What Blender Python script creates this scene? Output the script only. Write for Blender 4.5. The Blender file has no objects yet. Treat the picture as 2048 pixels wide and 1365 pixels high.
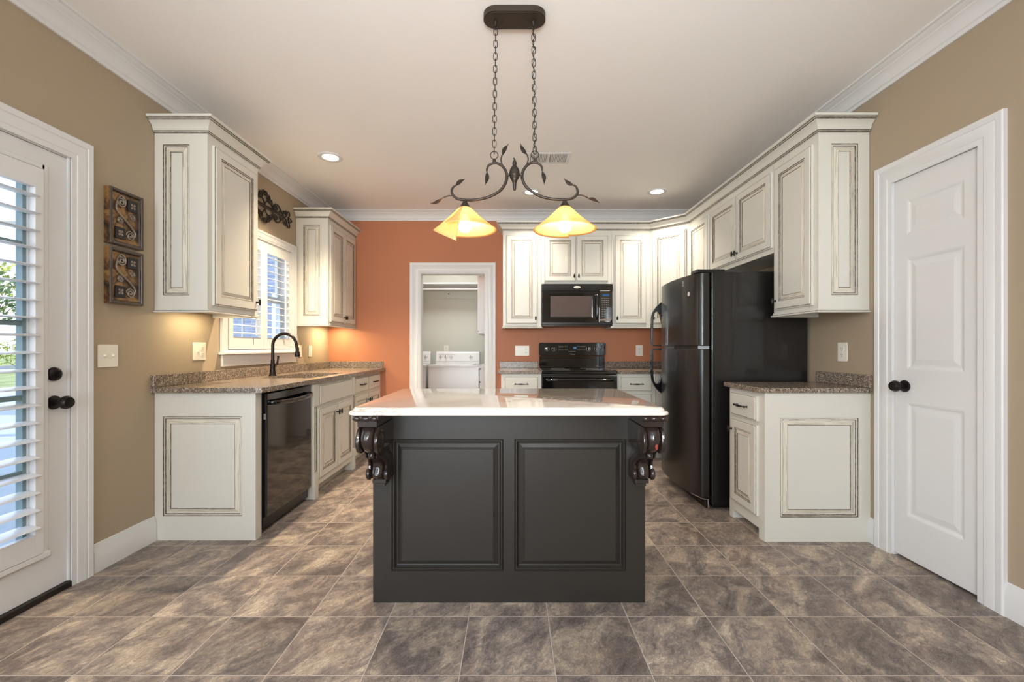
import bpy, bmesh, math, random
from mathutils import Vector, Matrix
random.seed(7)
PI = math.pi
SC = bpy.context.scene
COL = SC.collection

# ------------------------------------------------------------------ camera
cam_d = bpy.data.cameras.new('camera')
cam_d.sensor_width = 36.0
cam_d.lens = 36.0 * 882.0 / 2048.0
cam_d.shift_x = 0.0
cam_d.shift_y = (695.0 - 682.5) / 2048.0
cam_d.clip_start = 0.05
cam = bpy.data.objects.new('camera', cam_d)
COL.objects.link(cam)
cam.location = (0, 0, 1.14)
cam.rotation_euler = (PI / 2, 0, 0)
SC.camera = cam
SC.view_settings.view_transform = 'Standard'
SC.view_settings.look = 'None'
SC.view_settings.gamma = 1
SC.view_settings.use_curve_mapping = False
SC.view_settings.exposure = 0.12
try:
    SC.cycles.use_denoising = True
    SC.cycles.max_bounces = 9
    SC.cycles.diffuse_bounces = 5
    SC.cycles.glossy_bounces = 4
    SC.cycles.transparent_max_bounces = 12
    SC.cycles.sample_clamp_indirect = 6
    SC.cycles.caustics_reflective = False
    SC.cycles.caustics_refractive = False
except Exception:
    pass

def lin(c):
    return tuple(((x / 255.0) / 12.92 if x / 255.0 <= 0.04045 else ((x / 255.0 + 0.055) / 1.055) ** 2.4) for x in c[:3])

# ------------------------------------------------------------------ world, sun, lamps, added fill lights
W = bpy.data.worlds.new('sky'); SC.world = W; W.use_nodes = True
wn = W.node_tree; wn.nodes.clear()
tc = wn.nodes.new('ShaderNodeTexCoord'); sp = wn.nodes.new('ShaderNodeSeparateXYZ')
rp = wn.nodes.new('ShaderNodeValToRGB'); bg = wn.nodes.new('ShaderNodeBackground'); wo = wn.nodes.new('ShaderNodeOutputWorld')
wn.links.new(tc.outputs['Generated'], sp.inputs[0]); wn.links.new(sp.outputs['Z'], rp.inputs[0])
rp.color_ramp.elements[0].position = 0.0; rp.color_ramp.elements[0].color = (0.93, 0.97, 1.0, 1)
rp.color_ramp.elements[1].position = 0.7; rp.color_ramp.elements[1].color = (0.42, 0.62, 1.0, 1)
wn.links.new(rp.outputs[0], bg.inputs[0]); bg.inputs[1].default_value = 3.2
wn.links.new(bg.outputs[0], wo.inputs[0])

def light(kind, name, loc, energy, color=(1, 1, 1), size=0.1, size_y=None, target=None, spot=None, blend=0.6):
    d = bpy.data.lights.new(name, kind)
    d.energy = energy; d.color = color
    if kind == 'AREA':
        d.size = size
        if size_y: d.shape = 'RECTANGLE'; d.size_y = size_y
    elif kind == 'SUN': d.angle = size
    else: d.shadow_soft_size = size
    if kind == 'SPOT': d.spot_size = spot; d.spot_blend = blend
    o = bpy.data.objects.new(name, d); COL.objects.link(o); o.location = loc
    if target is not None:
        o.rotation_euler = (Vector(target) - Vector(loc)).to_track_quat('-Z', 'Y').to_euler()
    return o
WARM = (1.0, 0.80, 0.56); SOFT = (1.0, 0.90, 0.78)
light('SUN', 'sun', (10, 3, 9), 6.0, (1, 0.95, 0.86), 0.01, target=(0, 0, 2))
# added cool fill lights, out of view at the rear and left wall openings
light('AREA', 'rear_fill_area', (-1.0, -3.1, 1.40), 62, (0.84, 0.92, 1.0), 1.8, 2.2, target=(-1.0, 5, 1.40))
light('AREA', 'side_fill_area', (-2.03, -1.2, 1.45), 38, (0.84, 0.92, 1.0), 2.2, 2.0, target=(5, -1.2, 1.45))
# added fill spot without a fixture, behind the camera, brightening the kitchen ceiling
light('SPOT', 'ceiling_fill_spot', (0.0, -0.7, 1.35), 215, (0.94, 0.985, 1.0), 0.25, target=(0, 4.8, 3.0), spot=1.45, blend=1.0)
# added unseen fill point behind the camera, lifting the whole room
light('POINT', 'rear_fill_point', (0.2, -0.5, 1.80), 64, (0.92, 0.965, 1.0), 0.25)
CANS = [(-1.486, 3.61), (0.195, 4.42), (1.45, 4.41)]
for i, (x, y) in enumerate(CANS):
    light('SPOT', 'can_lamp', (x, y, 2.685), (300, 75, 70)[i], WARM if i == 0 else SOFT, 0.035, target=(x, y, 0), spot=1.95, blend=0.95)
for (x, y, e) in ((-1.98, 2.86, 1.9), (-1.95, 4.82, 4.6)):
    light('AREA', 'under_cabinet_lamp', (x, y, 1.366), e, (1, 0.83, 0.5), 0.10, 0.30, target=(x, y, 0))
light('AREA', 'laundry_lamp', (-0.9, 5.8, 2.66), 18, (0.95, 0.98, 1.0), 0.5, 0.5, target=(-0.9, 5.8, 0))

# ------------------------------------------------------------------ materials
class NT:
    def __init__(s, name):
        s.m = bpy.data.materials.new(name); s.m.use_nodes = True; s.t = s.m.node_tree
        s.b = s.t.nodes['Principled BSDF']; s.out = s.t.nodes['Material Output']
    def n(s, typ, ins=(), **kw):
        nd = s.t.nodes.new(typ)
        for k, v in kw.items(): setattr(nd, k, v)
        items = ins.items() if isinstance(ins, dict) else enumerate(ins)
        for k, v in items:
            if v is None: continue
            if isinstance(v, bpy.types.NodeSocket): s.t.links.new(v, nd.inputs[k])
            elif isinstance(v, bpy.types.Node): s.t.links.new(v.outputs[0], nd.inputs[k])
            else: nd.inputs[k].default_value = v
        return nd
    def math(s, op, *a): return s.n('ShaderNodeMath', a, operation=op)
    def vmath(s, op, *a): return s.n('ShaderNodeVectorMath', a, operation=op)
    def ramp(s, fac, stops, interp='LINEAR'):
        r = s.n('ShaderNodeValToRGB', [fac]); cr = r.color_ramp; cr.interpolation = interp
        while len(cr.elements) > 1: cr.elements.remove(cr.elements[-1])
        for i, (p, c) in enumerate(stops):
            e = cr.elements[0] if i == 0 else cr.elements.new(p)
            e.position = p; e.color = (c[0], c[1], c[2], 1)
        return r
    def mix(s, f, a, b):
        r = s.n('ShaderNodeMix', data_type='RGBA')
        for k, v in ((0, f), (6, a), (7, b)):
            if isinstance(v, bpy.types.NodeSocket): s.t.links.new(v, r.inputs[k])
            elif isinstance(v, bpy.types.Node): s.t.links.new(v.outputs[0], r.inputs[k])
            else: r.inputs[k].default_value = (*v[:3], 1) if isinstance(v, (tuple, list)) else v
        return r.outputs[2]
    def noise(s, vec, scale, detail=3, rough=0.5, dist=0.0):
        return s.n('ShaderNodeTexNoise', {'Vector': vec, 'Scale': scale, 'Detail': detail, 'Roughness': rough, 'Distortion': dist})
    def pos(s): return s.n('ShaderNodeNewGeometry').outputs['Position']
    def obj(s): return s.n('ShaderNodeTexCoord').outputs['Object']
    def set(s, k, v):
        i = s.b.inputs[k]
        if isinstance(v, bpy.types.NodeSocket): s.t.links.new(v, i)
        elif isinstance(v, bpy.types.Node): s.t.links.new(v.outputs[0], i)
        else: i.default_value = v
    def bump(s, h, dist, strength=1.0):
        b = s.n('ShaderNodeBump', {'Height': h, 'Distance': dist, 'Strength': strength}); s.t.links.new(b.outputs[0], s.b.inputs['Normal'])

def mat(name, col, rough=0.5, metal=0.0, var=0.04, bump=0.0, bscale=60, coat=0.0, spec=0.5):
    t = NT(name); c = lin(col)
    nz = t.noise(t.obj(), 9, 4)
    t.set('Base Color', t.mix(nz, tuple(x * (1 - var) for x in c), tuple(min(1, x * (1 + var)) for x in c)))
    t.set('Roughness', rough); t.set('Metallic', metal); t.set('Coat Weight', coat); t.set('Specular IOR Level', spec)
    if bump: t.bump(t.noise(t.obj(), bscale, 3), bump)
    return t.m

def wall_mat(name, col):
    t = NT(name); c = lin(col); p = t.pos()
    t.set('Base Color', t.mix(t.noise(p, 1.3, 3), tuple(x * 0.97 for x in c), tuple(x * 1.03 for x in c)))
    t.set('Roughness', 0.55); t.set('Specular IOR Level', 0.35)
    t.bump(t.noise(p, 160, 3), 0.0006, 0.5)
    return t.m

M = {}
M['taupe'] = wall_mat('taupe_wall_paint', (170, 153, 130))
M['orange'] = wall_mat('terracotta_wall_paint', (186, 121, 87))
M['laundry'] = wall_mat('sage_wall_paint', (205, 205, 192))
M['ceil'] = wall_mat('ceiling_paint', (244, 241, 237))
M['white'] = mat('white_trim_paint', (222, 221, 219), 0.32, var=0.012)
M['cream'] = mat('antique_cream_paint', (216, 213, 202), 0.38, var=0.02)
M['bronze'] = mat('oil_rubbed_bronze', (38, 33, 32), 0.3, 0.6, bump=0.0004, bscale=220)
M['iron'] = mat('brushed_iron', (58, 50, 44), 0.42, 0.55, bump=0.0008, bscale=180)
M['canopy'] = mat('dark_bronze_plate', (62, 52, 44), 0.5, 0.4)
M['espresso'] = mat('espresso_paint', (44, 40, 35), 0.34, var=0.05)
M['espresso2'] = mat('carved_espresso_wood', (44, 34, 30), 0.2, var=0.15, coat=0.3)
M['red'] = mat('worn_red_wood', (150, 52, 38), 0.5)
M['black'] = mat('gloss_black_enamel', (14, 14, 15), 0.07, var=0.01, coat=0.4)
M['blacksatin'] = mat('satin_black_plastic', (22, 21, 21), 0.3, var=0.02)
M['blackglass'] = mat('black_glass', (9, 10, 12), 0.03, var=0.0, coat=1.0)
M['fridge'] = mat('pebbled_black_enamel', (24, 21, 19), 0.28, var=0.03, bump=0.0006, bscale=330, coat=0.2)
M['chrome'] = mat('chrome', (200, 200, 200), 0.15, 1.0)
M['plate'] = mat('ivory_plastic', (236, 230, 216), 0.3, var=0.01)
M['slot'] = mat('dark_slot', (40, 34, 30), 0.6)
M['mark'] = mat('pale_print', (205, 205, 205), 0.4)
M['washer'] = mat('white_appliance_enamel', (233, 233, 230), 0.22, var=0.01)
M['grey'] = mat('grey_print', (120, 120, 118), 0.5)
M['threshold'] = mat('bronze_threshold', (40, 33, 28), 0.4, 0.3)
M['teal'] = mat('grey_sash_paint', (120, 140, 142), 0.5)
M['window_grey'] = mat('microwave_window_mesh', (88, 76, 72), 0.12, coat=0.6)

def emis(name, col, s):
    t = NT(name); e = t.n('ShaderNodeEmission', {'Color': (*col, 1), 'Strength': s}); t.t.links.new(e.outputs[0], t.out.inputs[0]); return t.m
M['bulb'] = emis('lit_bulb', (1, 0.88, 0.66), 82)
M['canlens'] = emis('lit_lens', (1, 0.93, 0.82), 14)
M['blue_display'] = emis('blue_display', (0.12, 0.30, 0.62), 0.35)

def m_glass():
    t = NT('window_glass')
    tr = t.n('ShaderNodeBsdfTransparent', {0: (0.97, 0.985, 0.99, 1)}); gl = t.n('ShaderNodeBsdfGlossy', {'Roughness': 0.01})
    fr = t.n('ShaderNodeFresnel', {'IOR': 1.45}); bf = t.n('ShaderNodeNewGeometry').outputs['Backfacing']; fr = t.math('MULTIPLY', fr.outputs[0], t.math('SUBTRACT', 1.0, bf).outputs[0]); mx = t.n('ShaderNodeMixShader', [fr.outputs[0], tr.outputs[0], gl.outputs[0]])
    t.t.links.new(mx.outputs[0], t.out.inputs[0]); return t.m
M['glass'] = m_glass()
def m_amber():
    t = NT('amber_frosted_glass'); c = (1.0, 0.62, 0.24, 1)
    nz = t.noise(t.obj(), 14, 4)
    col = t.mix(nz, (1.0, 0.60, 0.25), (1.0, 0.70, 0.33))
    tl = t.n('ShaderNodeBsdfTranslucent', {0: col}); df = t.n('ShaderNodeBsdfDiffuse', {0: col}); gl = t.n('ShaderNodeBsdfGlossy', {'Roughness': 0.25})
    a = t.n('ShaderNodeMixShader', [0.55, tl.outputs[0], df.outputs[0]]); b = t.n('ShaderNodeMixShader', [0.06, a.outputs[0], gl.outputs[0]])
    tr = t.n('ShaderNodeBsdfTransparent', {0: (1.0, 0.80, 0.50, 1)}); b = t.n('ShaderNodeMixShader', [0.14, b.outputs[0], tr.outputs[0]])
    t.t.links.new(b.outputs[0], t.out.inputs[0]); return t.m
M['amber'] = m_amber()

def m_glaze(name, amount, base, lo, hi, sv=(1.0, 1.0, 1.0)):
    t = NT(name); p = t.obj()
    n1 = t.noise(t.vmath('MULTIPLY', p, sv), 38, 4, 0.65, 0.3)
    r = t.ramp(n1, [(lo, (0, 0, 0)), (hi, (1, 1, 1))])
    f = t.math('MULTIPLY', r.outputs[0], amount)
    f2 = t.math('ADD', f, base)
    t.set('Base Color', t.mix(f2.outputs[0], lin((224, 216, 198)), lin((56, 44, 34))))
    t.set('Roughness', 0.42); return t.m
M['glaze'] = m_glaze('dark_glaze_line', 0.22, 0.76, 0.35, 0.6)
M['streak'] = m_glaze('glaze_streaks_across', 0.75, 0.04, 0.50, 0.74, (0.16, 6, 6))
M['streakv'] = m_glaze('glaze_streaks_upright', 0.75, 0.04, 0.50, 0.74, (6, 6, 0.16))

def m_granite():
    t = NT('speckled_laminate'); p = t.pos()
    v = t.n('ShaderNodeTexVoronoi', {'Vector': p, 'Scale': 210.0}); wn_ = t.n('ShaderNodeTexWhiteNoise', [v.outputs['Color']], noise_dimensions='3D')
    n2 = t.noise(p, 9, 4)
    c = t.ramp(wn_.outputs['Value'], [(0.0, lin((62, 54, 50))), (0.22, lin((98, 88, 82))), (0.45, lin((128, 116, 106))), (0.70, lin((152, 138, 124))), (0.90, lin((188, 176, 160)))], 'CONSTANT')
    t.set('Base Color', t.mix(n2, c.outputs[0], t.mix(0.35, c.outputs[0], lin((150, 126, 100)))))
    t.set('Roughness', 0.22); return t.m
M['granite'] = m_granite()

def m_marble():
    t = NT('veined_white_quartz'); p = t.pos()
    n = t.noise(t.vmath('MULTIPLY', p, (2.0, 5.0, 5.0)), 1.6, 7, 0.6, 1.4)
    v = t.math('ABSOLUTE', t.math('SUBTRACT', n.outputs[0], 0.5).outputs[0])
    r = t.ramp(v, [(0.0, lin((160, 134, 110))), (0.012, lin((206, 192, 176))), (0.05, lin((224, 214, 202)))])
    msk = t.ramp(t.noise(p, 2.2, 2), [(0.5, (0, 0, 0)), (0.62, (1, 1, 1))])
    t.set('Base Color', t.mix(msk.outputs[0], lin((224, 214, 202)), r.outputs[0]))
    t.set('Roughness', 0.06); t.set('Coat Weight', 0.5); return t.m
M['marble'] = m_marble()

TL = 0.3347
def m_tile():
    t = NT('slate_look_floor_tile'); p = t.pos()
    s = t.n('ShaderNodeSeparateXYZ', [p])
    u = t.math('ADD', t.math('DIVIDE', s.outputs[0], TL).outputs[0], 5.546 + 20); v = t.math('SUBTRACT', t.math('DIVIDE', s.outputs[1], TL).outputs[0], 4.57 - 20)
    fu = t.math('FRACT', u.outputs[0]); fv = t.math('FRACT', v.outputs[0])
    iu = t.math('FLOOR', u.outputs[0]); iv = t.math('FLOOR', v.outputs[0])
    def edge(f): return t.math('MINIMUM', f.outputs[0], t.math('SUBTRACT', 1.0, f.outputs[0]).outputs[0])
    e = t.math('MINIMUM', edge(fu).outputs[0], edge(fv).outputs[0])
    grout = t.n('ShaderNodeMapRange', {'Value': e.outputs[0], 'From Min': 0.005, 'From Max': 0.009, 'To Min': 1.0, 'To Max': 0.0})
    idv = t.n('ShaderNodeCombineXYZ', [iu.outputs[0], iv.outputs[0], 0.0])
    rn = t.n('ShaderNodeTexWhiteNoise', [idv.outputs[0]], noise_dimensions='3D')
    loc = t.n('ShaderNodeCombineXYZ', [fu.outputs[0], fv.outputs[0], 0.0])
    ang = t.math('ADD', t.math('MULTIPLY', t.math('FLOOR', t.math('MULTIPLY', rn.outputs['Value'], 2.0).outputs[0]).outputs[0], PI).outputs[0], 0.55)
    rot = t.n('ShaderNodeVectorRotate', {'Vector': loc.outputs[0], 'Center': (0.5, 0.5, 0), 'Angle': ang.outputs[0]}, rotation_type='Z_AXIS')
    off = t.vmath('ADD', rot.outputs[0], t.vmath('MULTIPLY', rn.outputs['Color'], (17.0, 13.0, 9.0)).outputs[0])
    st = t.vmath('MULTIPLY', off.outputs[0], (2.2, 1.25, 1.0))
    big = t.noise(st.outputs[0], 1.1, 6, 0.62, 0.9)
    med = t.noise(st.outputs[0], 6.5, 9, 0.74, 1.2)
    hue = t.noise(off.outputs[0], 1.3, 3, 0.5, 0.4)
    m = t.math('ADD', t.math('MULTIPLY', big.outputs[0], 0.6).outputs[0], t.math('MULTIPLY', med.outputs[0], 0.4).outputs[0])
    c = t.ramp(m, [(0.37, lin((88, 79, 77))), (0.45, lin((124, 112, 107))), (0.505, lin((156, 141, 131))), (0.56, lin((190, 172, 153))), (0.63, lin((226, 208, 183)))])
    c2 = t.mix(t.ramp(hue, [(0.50, (0, 0, 0)), (0.70, (0.32, 0.32, 0.32))]).outputs[0], c.outputs[0], t.mix(0.5, c.outputs[0], lin((150, 108, 78))))
    # flaked slate ridges: thin pale and dark flecks on the relief
    fl = t.noise(st.outputs[0], 13.0, 5, 0.62, 1.8)
    rid = t.math('ABSOLUTE', t.math('SUBTRACT', fl.outputs[0], 0.5).outputs[0])
    rm = t.ramp(rid, [(0.0, (0.6, 0.6, 0.6)), (0.028, (0, 0, 0))])
    fd = t.math('ABSOLUTE', t.math('SUBTRACT', fl.outputs[0], 0.455).outputs[0]); rd_ = t.ramp(fd, [(0.0, (0.5, 0.5, 0.5)), (0.02, (0, 0, 0))])
    c2 = t.mix(rd_.outputs[0], c2, lin((84, 72, 66)))
    c3 = t.mix(rm.outputs[0], c2, lin((200, 186, 168)))
    tone = t.math('ADD', t.math('MULTIPLY', t.n('ShaderNodeSeparateColor', [rn.outputs['Color']]).outputs[1], 0.30).outputs[0], 0.85)
    c4 = t.vmath('MULTIPLY', c3, t.n('ShaderNodeCombineXYZ', [tone.outputs[0]] * 3).outputs[0])
    t.set('Base Color', t.mix(grout.outputs[0], c4.outputs[0], lin((216, 200, 188))))
    t.set('Roughness', t.mix(grout.outputs[0], (0.36,) * 3, (0.8,) * 3))
    h = t.math('SUBTRACT', t.math('ADD', t.math('MULTIPLY', med.outputs[0], 1.0).outputs[0], t.math('MULTIPLY', t.ramp(fl, [(0.47, (0, 0, 0)), (0.52, (1, 1, 1))]).outputs[0], 0.35).outputs[0]).outputs[0], t.math('MULTIPLY', grout.outputs[0], 0.9).outputs[0])
    t.bump(h, 0.006, 0.8)
    return t.m
M['tile'] = m_tile()

def m_plaque():
    t = NT('aged_bronze_resin'); p = t.obj()
    n = t.noise(p, 14, 5, 0.6, 0.8)
    c = t.ramp(n, [(0.35, lin((52, 42, 36))), (0.47, lin((96, 68, 46))), (0.58, lin((160, 122, 74))), (0.72, lin((96, 62, 44)))])
    t.set('Base Color', c); t.set('Roughness', 0.33); t.set('Metallic', 0.35); t.bump(t.noise(p, 60, 4), 0.001); return t.m
M['plaque'] = m_plaque()
M['plaque_rim'] = mat('dark_pewter_rim', (88, 78, 70), 0.28, 0.5, var=0.35, bump=0.001)
M['plaque_dark'] = mat('blackened_bronze_resin', (46, 40, 38), 0.35, 0.4, var=0.3, bump=0.001)
M['plaque_relief'] = mat('rubbed_pewter_relief', (150, 136, 122), 0.3, 0.5, var=0.25)

def m_grass():
    t = NT('lawn_grass'); p = t.pos()
    c = t.ramp(t.noise(p, 1.4, 8, 0.7), [(0.35, lin((120, 130, 78))), (0.55, lin((160, 164, 104))), (0.7, lin((190, 186, 132)))])
    t.set('Base Color', c); t.set('Roughness', 0.9); t.bump(t.noise(p, 14, 6, 0.8), 0.08); return t.m
M['grass'] = m_grass()
M['concrete'] = mat('patio_concrete', (150, 150, 148), 0.85, var=0.1, bump=0.004, bscale=40)
M['asphalt'] = mat('asphalt', (92, 92, 96), 0.9, var=0.08)
M['leaf'] = mat('spring_foliage', (150, 158, 84), 0.8, var=0.3)
M['leaf2'] = mat('evergreen_foliage', (76, 98, 58), 0.8, var=0.3)
M['bark'] = mat('bark', (104, 92, 80), 0.9, var=0.2)
M['siding'] = mat('pale_blue_grey_siding', (186, 198, 212), 0.7)
def m_brick():
    t = NT('blue_grey_brick'); p = t.pos(); s = t.n('ShaderNodeSeparateXYZ', [p])
    cv = t.n('ShaderNodeCombineXYZ', [s.outputs[0], s.outputs[2], 0.0])
    b = t.n('ShaderNodeTexBrick', {'Vector': cv.outputs[0], 'Color1': (*lin((128, 136, 156)), 1), 'Color2': (*lin((160, 164, 178)), 1), 'Mortar': (*lin((170, 172, 176)), 1), 'Scale': 1.0, 'Mortar Size': 0.008, 'Brick Width': 0.22, 'Row Height': 0.075})
    t.set('Base Color', b.outputs[0]); t.set('Roughness', 0.85); return t.m
M['brick'] = m_brick()

# ------------------------------------------------------------------ mesh builder
class MB:
    def __init__(s): s.v = []; s.f = []; s.m = []
    def add(s, vs, fs, mi=0):
        o = len(s.v); s.v += [tuple(v) for v in vs]
        for i, f in enumerate(fs):
            s.f.append(tuple(o + k for k in f)); s.m.append(mi[i] if isinstance(mi, (list, tuple)) else mi)
        return s
    def box(s, x0, y0, z0, x1, y1, z1, mi=0):
        x0, x1 = sorted((x0, x1)); y0, y1 = sorted((y0, y1)); z0, z1 = sorted((z0, z1))
        v = [(x0, y0, z0), (x1, y0, z0), (x1, y1, z0), (x0, y1, z0), (x0, y0, z1), (x1, y0, z1), (x1, y1, z1), (x0, y1, z1)]
        return s.add(v, [(0, 3, 2, 1), (4, 5, 6, 7), (0, 1, 5, 4), (1, 2, 6, 5), (2, 3, 7, 6), (3, 0, 4, 7)], mi)
    def rbox(s, x0, y0, z0, x1, y1, z1, r, mi=0, axis='y', seg=5):
        """box with its four edges along an axis rounded"""
        def rr(a0, b0, a1, b1):
            pts = []
            for (ca, cb, st) in ((a1 - r, b1 - r, 0), (a0 + r, b1 - r, 1), (a0 + r, b0 + r, 2), (a1 - r, b0 + r, 3)):
                for k in range(seg + 1):
                    an = (st + k / seg) * PI / 2; pts.append((ca + r * math.cos(an), cb + r * math.sin(an)))
            return pts
        if axis == 'y': P = rr(x0, z0, x1, z1); A = [(a, y0, b) for a, b in P]; B = [(a, y1, b) for a, b in P]
        elif axis == 'z': P = rr(x0, y0, x1, y1); A = [(a, b, z0) for a, b in P]; B = [(a, b, z1) for a, b in P]
        else: P = rr(y0, z0, y1, z1); A = [(x0, a, b) for a, b in P]; B = [(x1, a, b) for a, b in P]
        n = len(P)
        return s.add(A + B, [tuple(range(n)), tuple(range(2 * n - 1, n - 1, -1))] + [(i, (i + 1) % n, n + (i + 1) % n, n + i) for i in range(n)], mi)
    def prism(s, poly, z0, z1, mi=0):
        n = len(poly); A = [(x, y, z0) for x, y in poly]; B = [(x, y, z1) for x, y in poly]
        return s.add(A + B, [tuple(range(n - 1, -1, -1)), tuple(range(n, 2 * n))] + [(i, (i + 1) % n, n + (i + 1) % n, n + i) for i in range(n)], mi)
    def lathe(s, prof, c=(0, 0, 0), axis='z', seg=24, mi=0, cap=True):
        """prof: (r, h) list along the axis"""
        vs = []; n = len(prof)
        for (r, h) in prof:
            for k in range(seg):
                a = 2 * PI * k / seg; p = (r * math.cos(a), r * math.sin(a), h)
                if axis == 'y': p = (p[0], p[2], p[1])
                if axis == 'x': p = (p[2], p[0], p[1])
                vs.append((c[0] + p[0], c[1] + p[1], c[2] + p[2]))
        fs = []; ms = []
        for i in range(n - 1):
            for k in range(seg):
                fs.append((i * seg + k, i * seg + (k + 1) % seg, (i + 1) * seg + (k + 1) % seg, (i + 1) * seg + k))
                ms.append(mi[i] if isinstance(mi, (list, tuple)) else mi)
        if cap:
            fs.append(tuple(range(seg - 1, -1, -1))); fs.append(tuple(range((n - 1) * seg, n * seg)))
            q = mi[0] if isinstance(mi, (list, tuple)) else mi; ms += [q, mi[-1] if isinstance(mi, (list, tuple)) else mi]
        return s.add(vs, fs, ms)
    def ball(s, c, rx, ry=None, rz=None, seg=16, ring=9, mi=0):
        ry = rx if ry is None else ry; rz = rx if rz is None else rz
        vs = []; fs = []
        for i in range(1, ring):
            t = PI * i / ring
            for k in range(seg):
                a = 2 * PI * k / seg
                vs.append((c[0] + rx * math.sin(t) * math.cos(a), c[1] + ry * math.sin(t) * math.sin(a), c[2] + rz * math.cos(t)))
        for i in range(ring - 2):
            for k in range(seg): fs.append((i * seg + k, (i + 1) * seg + k, (i + 1) * seg + (k + 1) % seg, i * seg + (k + 1) % seg))
        T = len(vs); vs += [(c[0], c[1], c[2] + rz), (c[0], c[1], c[2] - rz)]
        for k in range(seg):
            fs.append((T, k, (k + 1) % seg)); fs.append((T + 1, (ring - 2) * seg + (k + 1) % seg, (ring - 2) * seg + k))
        return s.add(vs, fs, mi)
    def tube(s, pts, r, seg=8, mi=0, closed=False, flat=1.0, flatdir=None):
        P = [Vector(p) for p in pts]; n = len(P); R = r if isinstance(r, (list, tuple)) else [r] * n
        vs = []; prev = None
        for i in range(n):
            if closed: t = P[(i + 1) % n] - P[(i - 1) % n]
            else: t = P[min(i + 1, n - 1)] - P[max(i - 1, 0)]
            t.normalize()
            if flatdir is not None:
                a = Vector(flatdir); a = (a - t * a.dot(t)).normalized()
            elif prev is None:
                a = Vector((0, 0, 1)) if abs(t.z) < 0.9 else Vector((1, 0, 0)); a = (a - t * a.dot(t)).normalized()
            else:
                a = (prev - t * prev.dot(t)).normalized()
            prev = a; b = t.cross(a)
            for k in range(seg):
                an = 2 * PI * k / seg
                vs.append(P[i] + a * (R[i] * math.cos(an)) + b * (R[i] * flat * math.sin(an)))
        fs = []
        for i in range(n if closed else n - 1):
            j = (i + 1) % n
            for k in range(seg): fs.append((i * seg + k, i * seg + (k + 1) % seg, j * seg + (k + 1) % seg, j * seg + k))
        if not closed: fs.append(tuple(range(seg - 1, -1, -1))); fs.append(tuple(range((n - 1) * seg, n * seg)))
        return s.add(vs, fs, mi)
    def board(s, x0, z0, x1, z1, yb, yf, panels=(), rings=(), edge=None, mi=0):
        """slab whose front faces -y, with panels let into the front. rings: (inset, depth, mat) from the panel's rim inwards"""
        ins = 0.0
        loops = [(0, yb, mi)]
        if edge:
            for (i_, d_, m_) in edge: loops.append((i_, yf + d_, m_))
            ins = edge[-1][0]
        else: loops.append((0, yf, mi))
        def rect(i, y): return [(x0 + i, y, z0 + i), (x1 - i, y, z0 + i), (x1 - i, y, z1 - i), (x0 + i, y, z1 - i)]
        for a, b in zip(loops[:-1], loops[1:]):
            s.add(rect(a[0], a[1]) + rect(b[0], b[1]), [(k, (k + 1) % 4, 4 + (k + 1) % 4, 4 + k) for k in range(4)], b[2])
        s.add(rect(0, yb), [(3, 2, 1, 0)], mi)
        xs = sorted({x0 + ins, x1 - ins} | {p[0] for p in panels} | {p[2] for p in panels}); zs = sorted({z0 + ins, z1 - ins} | {p[1] for p in panels} | {p[3] for p in panels})
        for a, b in zip(xs[:-1], xs[1:]):
            for c, d in zip(zs[:-1], zs[1:]):
                mx, mz = (a + b) / 2, (c + d) / 2
                if any(p[0] < mx < p[2] and p[1] < mz < p[3] for p in panels): continue
                s.add([(a, yf, c), (b, yf, c), (b, yf, d), (a, yf, d)], [(0, 1, 2, 3)], mi)
        for p in panels:
            def pr(i, dep): return [(p[0] + i, yf + dep, p[1] + i), (p[2] - i, yf + dep, p[1] + i), (p[2] - i, yf + dep, p[3] - i), (p[0] + i, yf + dep, p[3] - i)]
            cur = (0, 0)
            for (i, dep, m_) in rings:
                s.add(pr(*cur) + pr(i, dep), [(k, (k + 1) % 4, 4 + (k + 1) % 4, 4 + k) for k in range(4)], [2, 3, 2, 3] if m_ == 2 else m_); cur = (i, dep)
            s.add(pr(*cur), [(0, 1, 2, 3)], mi)
        return s
    def sweep(s, path, prof, fn, mats=None, closed_prof=True, mi=0, caps=True):
        """path: 2D polyline; prof: (lateral offset to the LEFT of travel, height); fn(x, y, h) -> 3D"""
        n = len(path); P = [Vector(p) for p in path]; vs = []; m = len(prof)
        for i in range(n):
            d0 = (P[i] - P[i - 1]).normalized() if i > 0 else None
            d1 = (P[i + 1] - P[i]).normalized() if i < n - 1 else None
            if d0 is None: d0 = d1
            if d1 is None: d1 = d0
            n0 = Vector((-d0.y, d0.x)); n1 = Vector((-d1.y, d1.x)); q = (n0 + n1)
            q = q / max(1e-6, q.length_squared) * 2.0
            for (o, h) in prof:
                w = P[i] + q * o; vs.append(fn(w.x, w.y, h))
        fs = []; ms = []
        rng = m if closed_prof else m - 1
        for i in range(n - 1):
            for k in range(rng):
                fs.append((i * m + k, i * m + (k + 1) % m, (i + 1) * m + (k + 1) % m, (i + 1) * m + k)); ms.append(mats[k] if mats else mi)
        if caps and closed_prof:
            fs.append(tuple(range(m - 1, -1, -1))); fs.append(tuple(range((n - 1) * m, n * m))); ms += [mi, mi]
        return s.add(vs, fs, ms)
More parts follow.
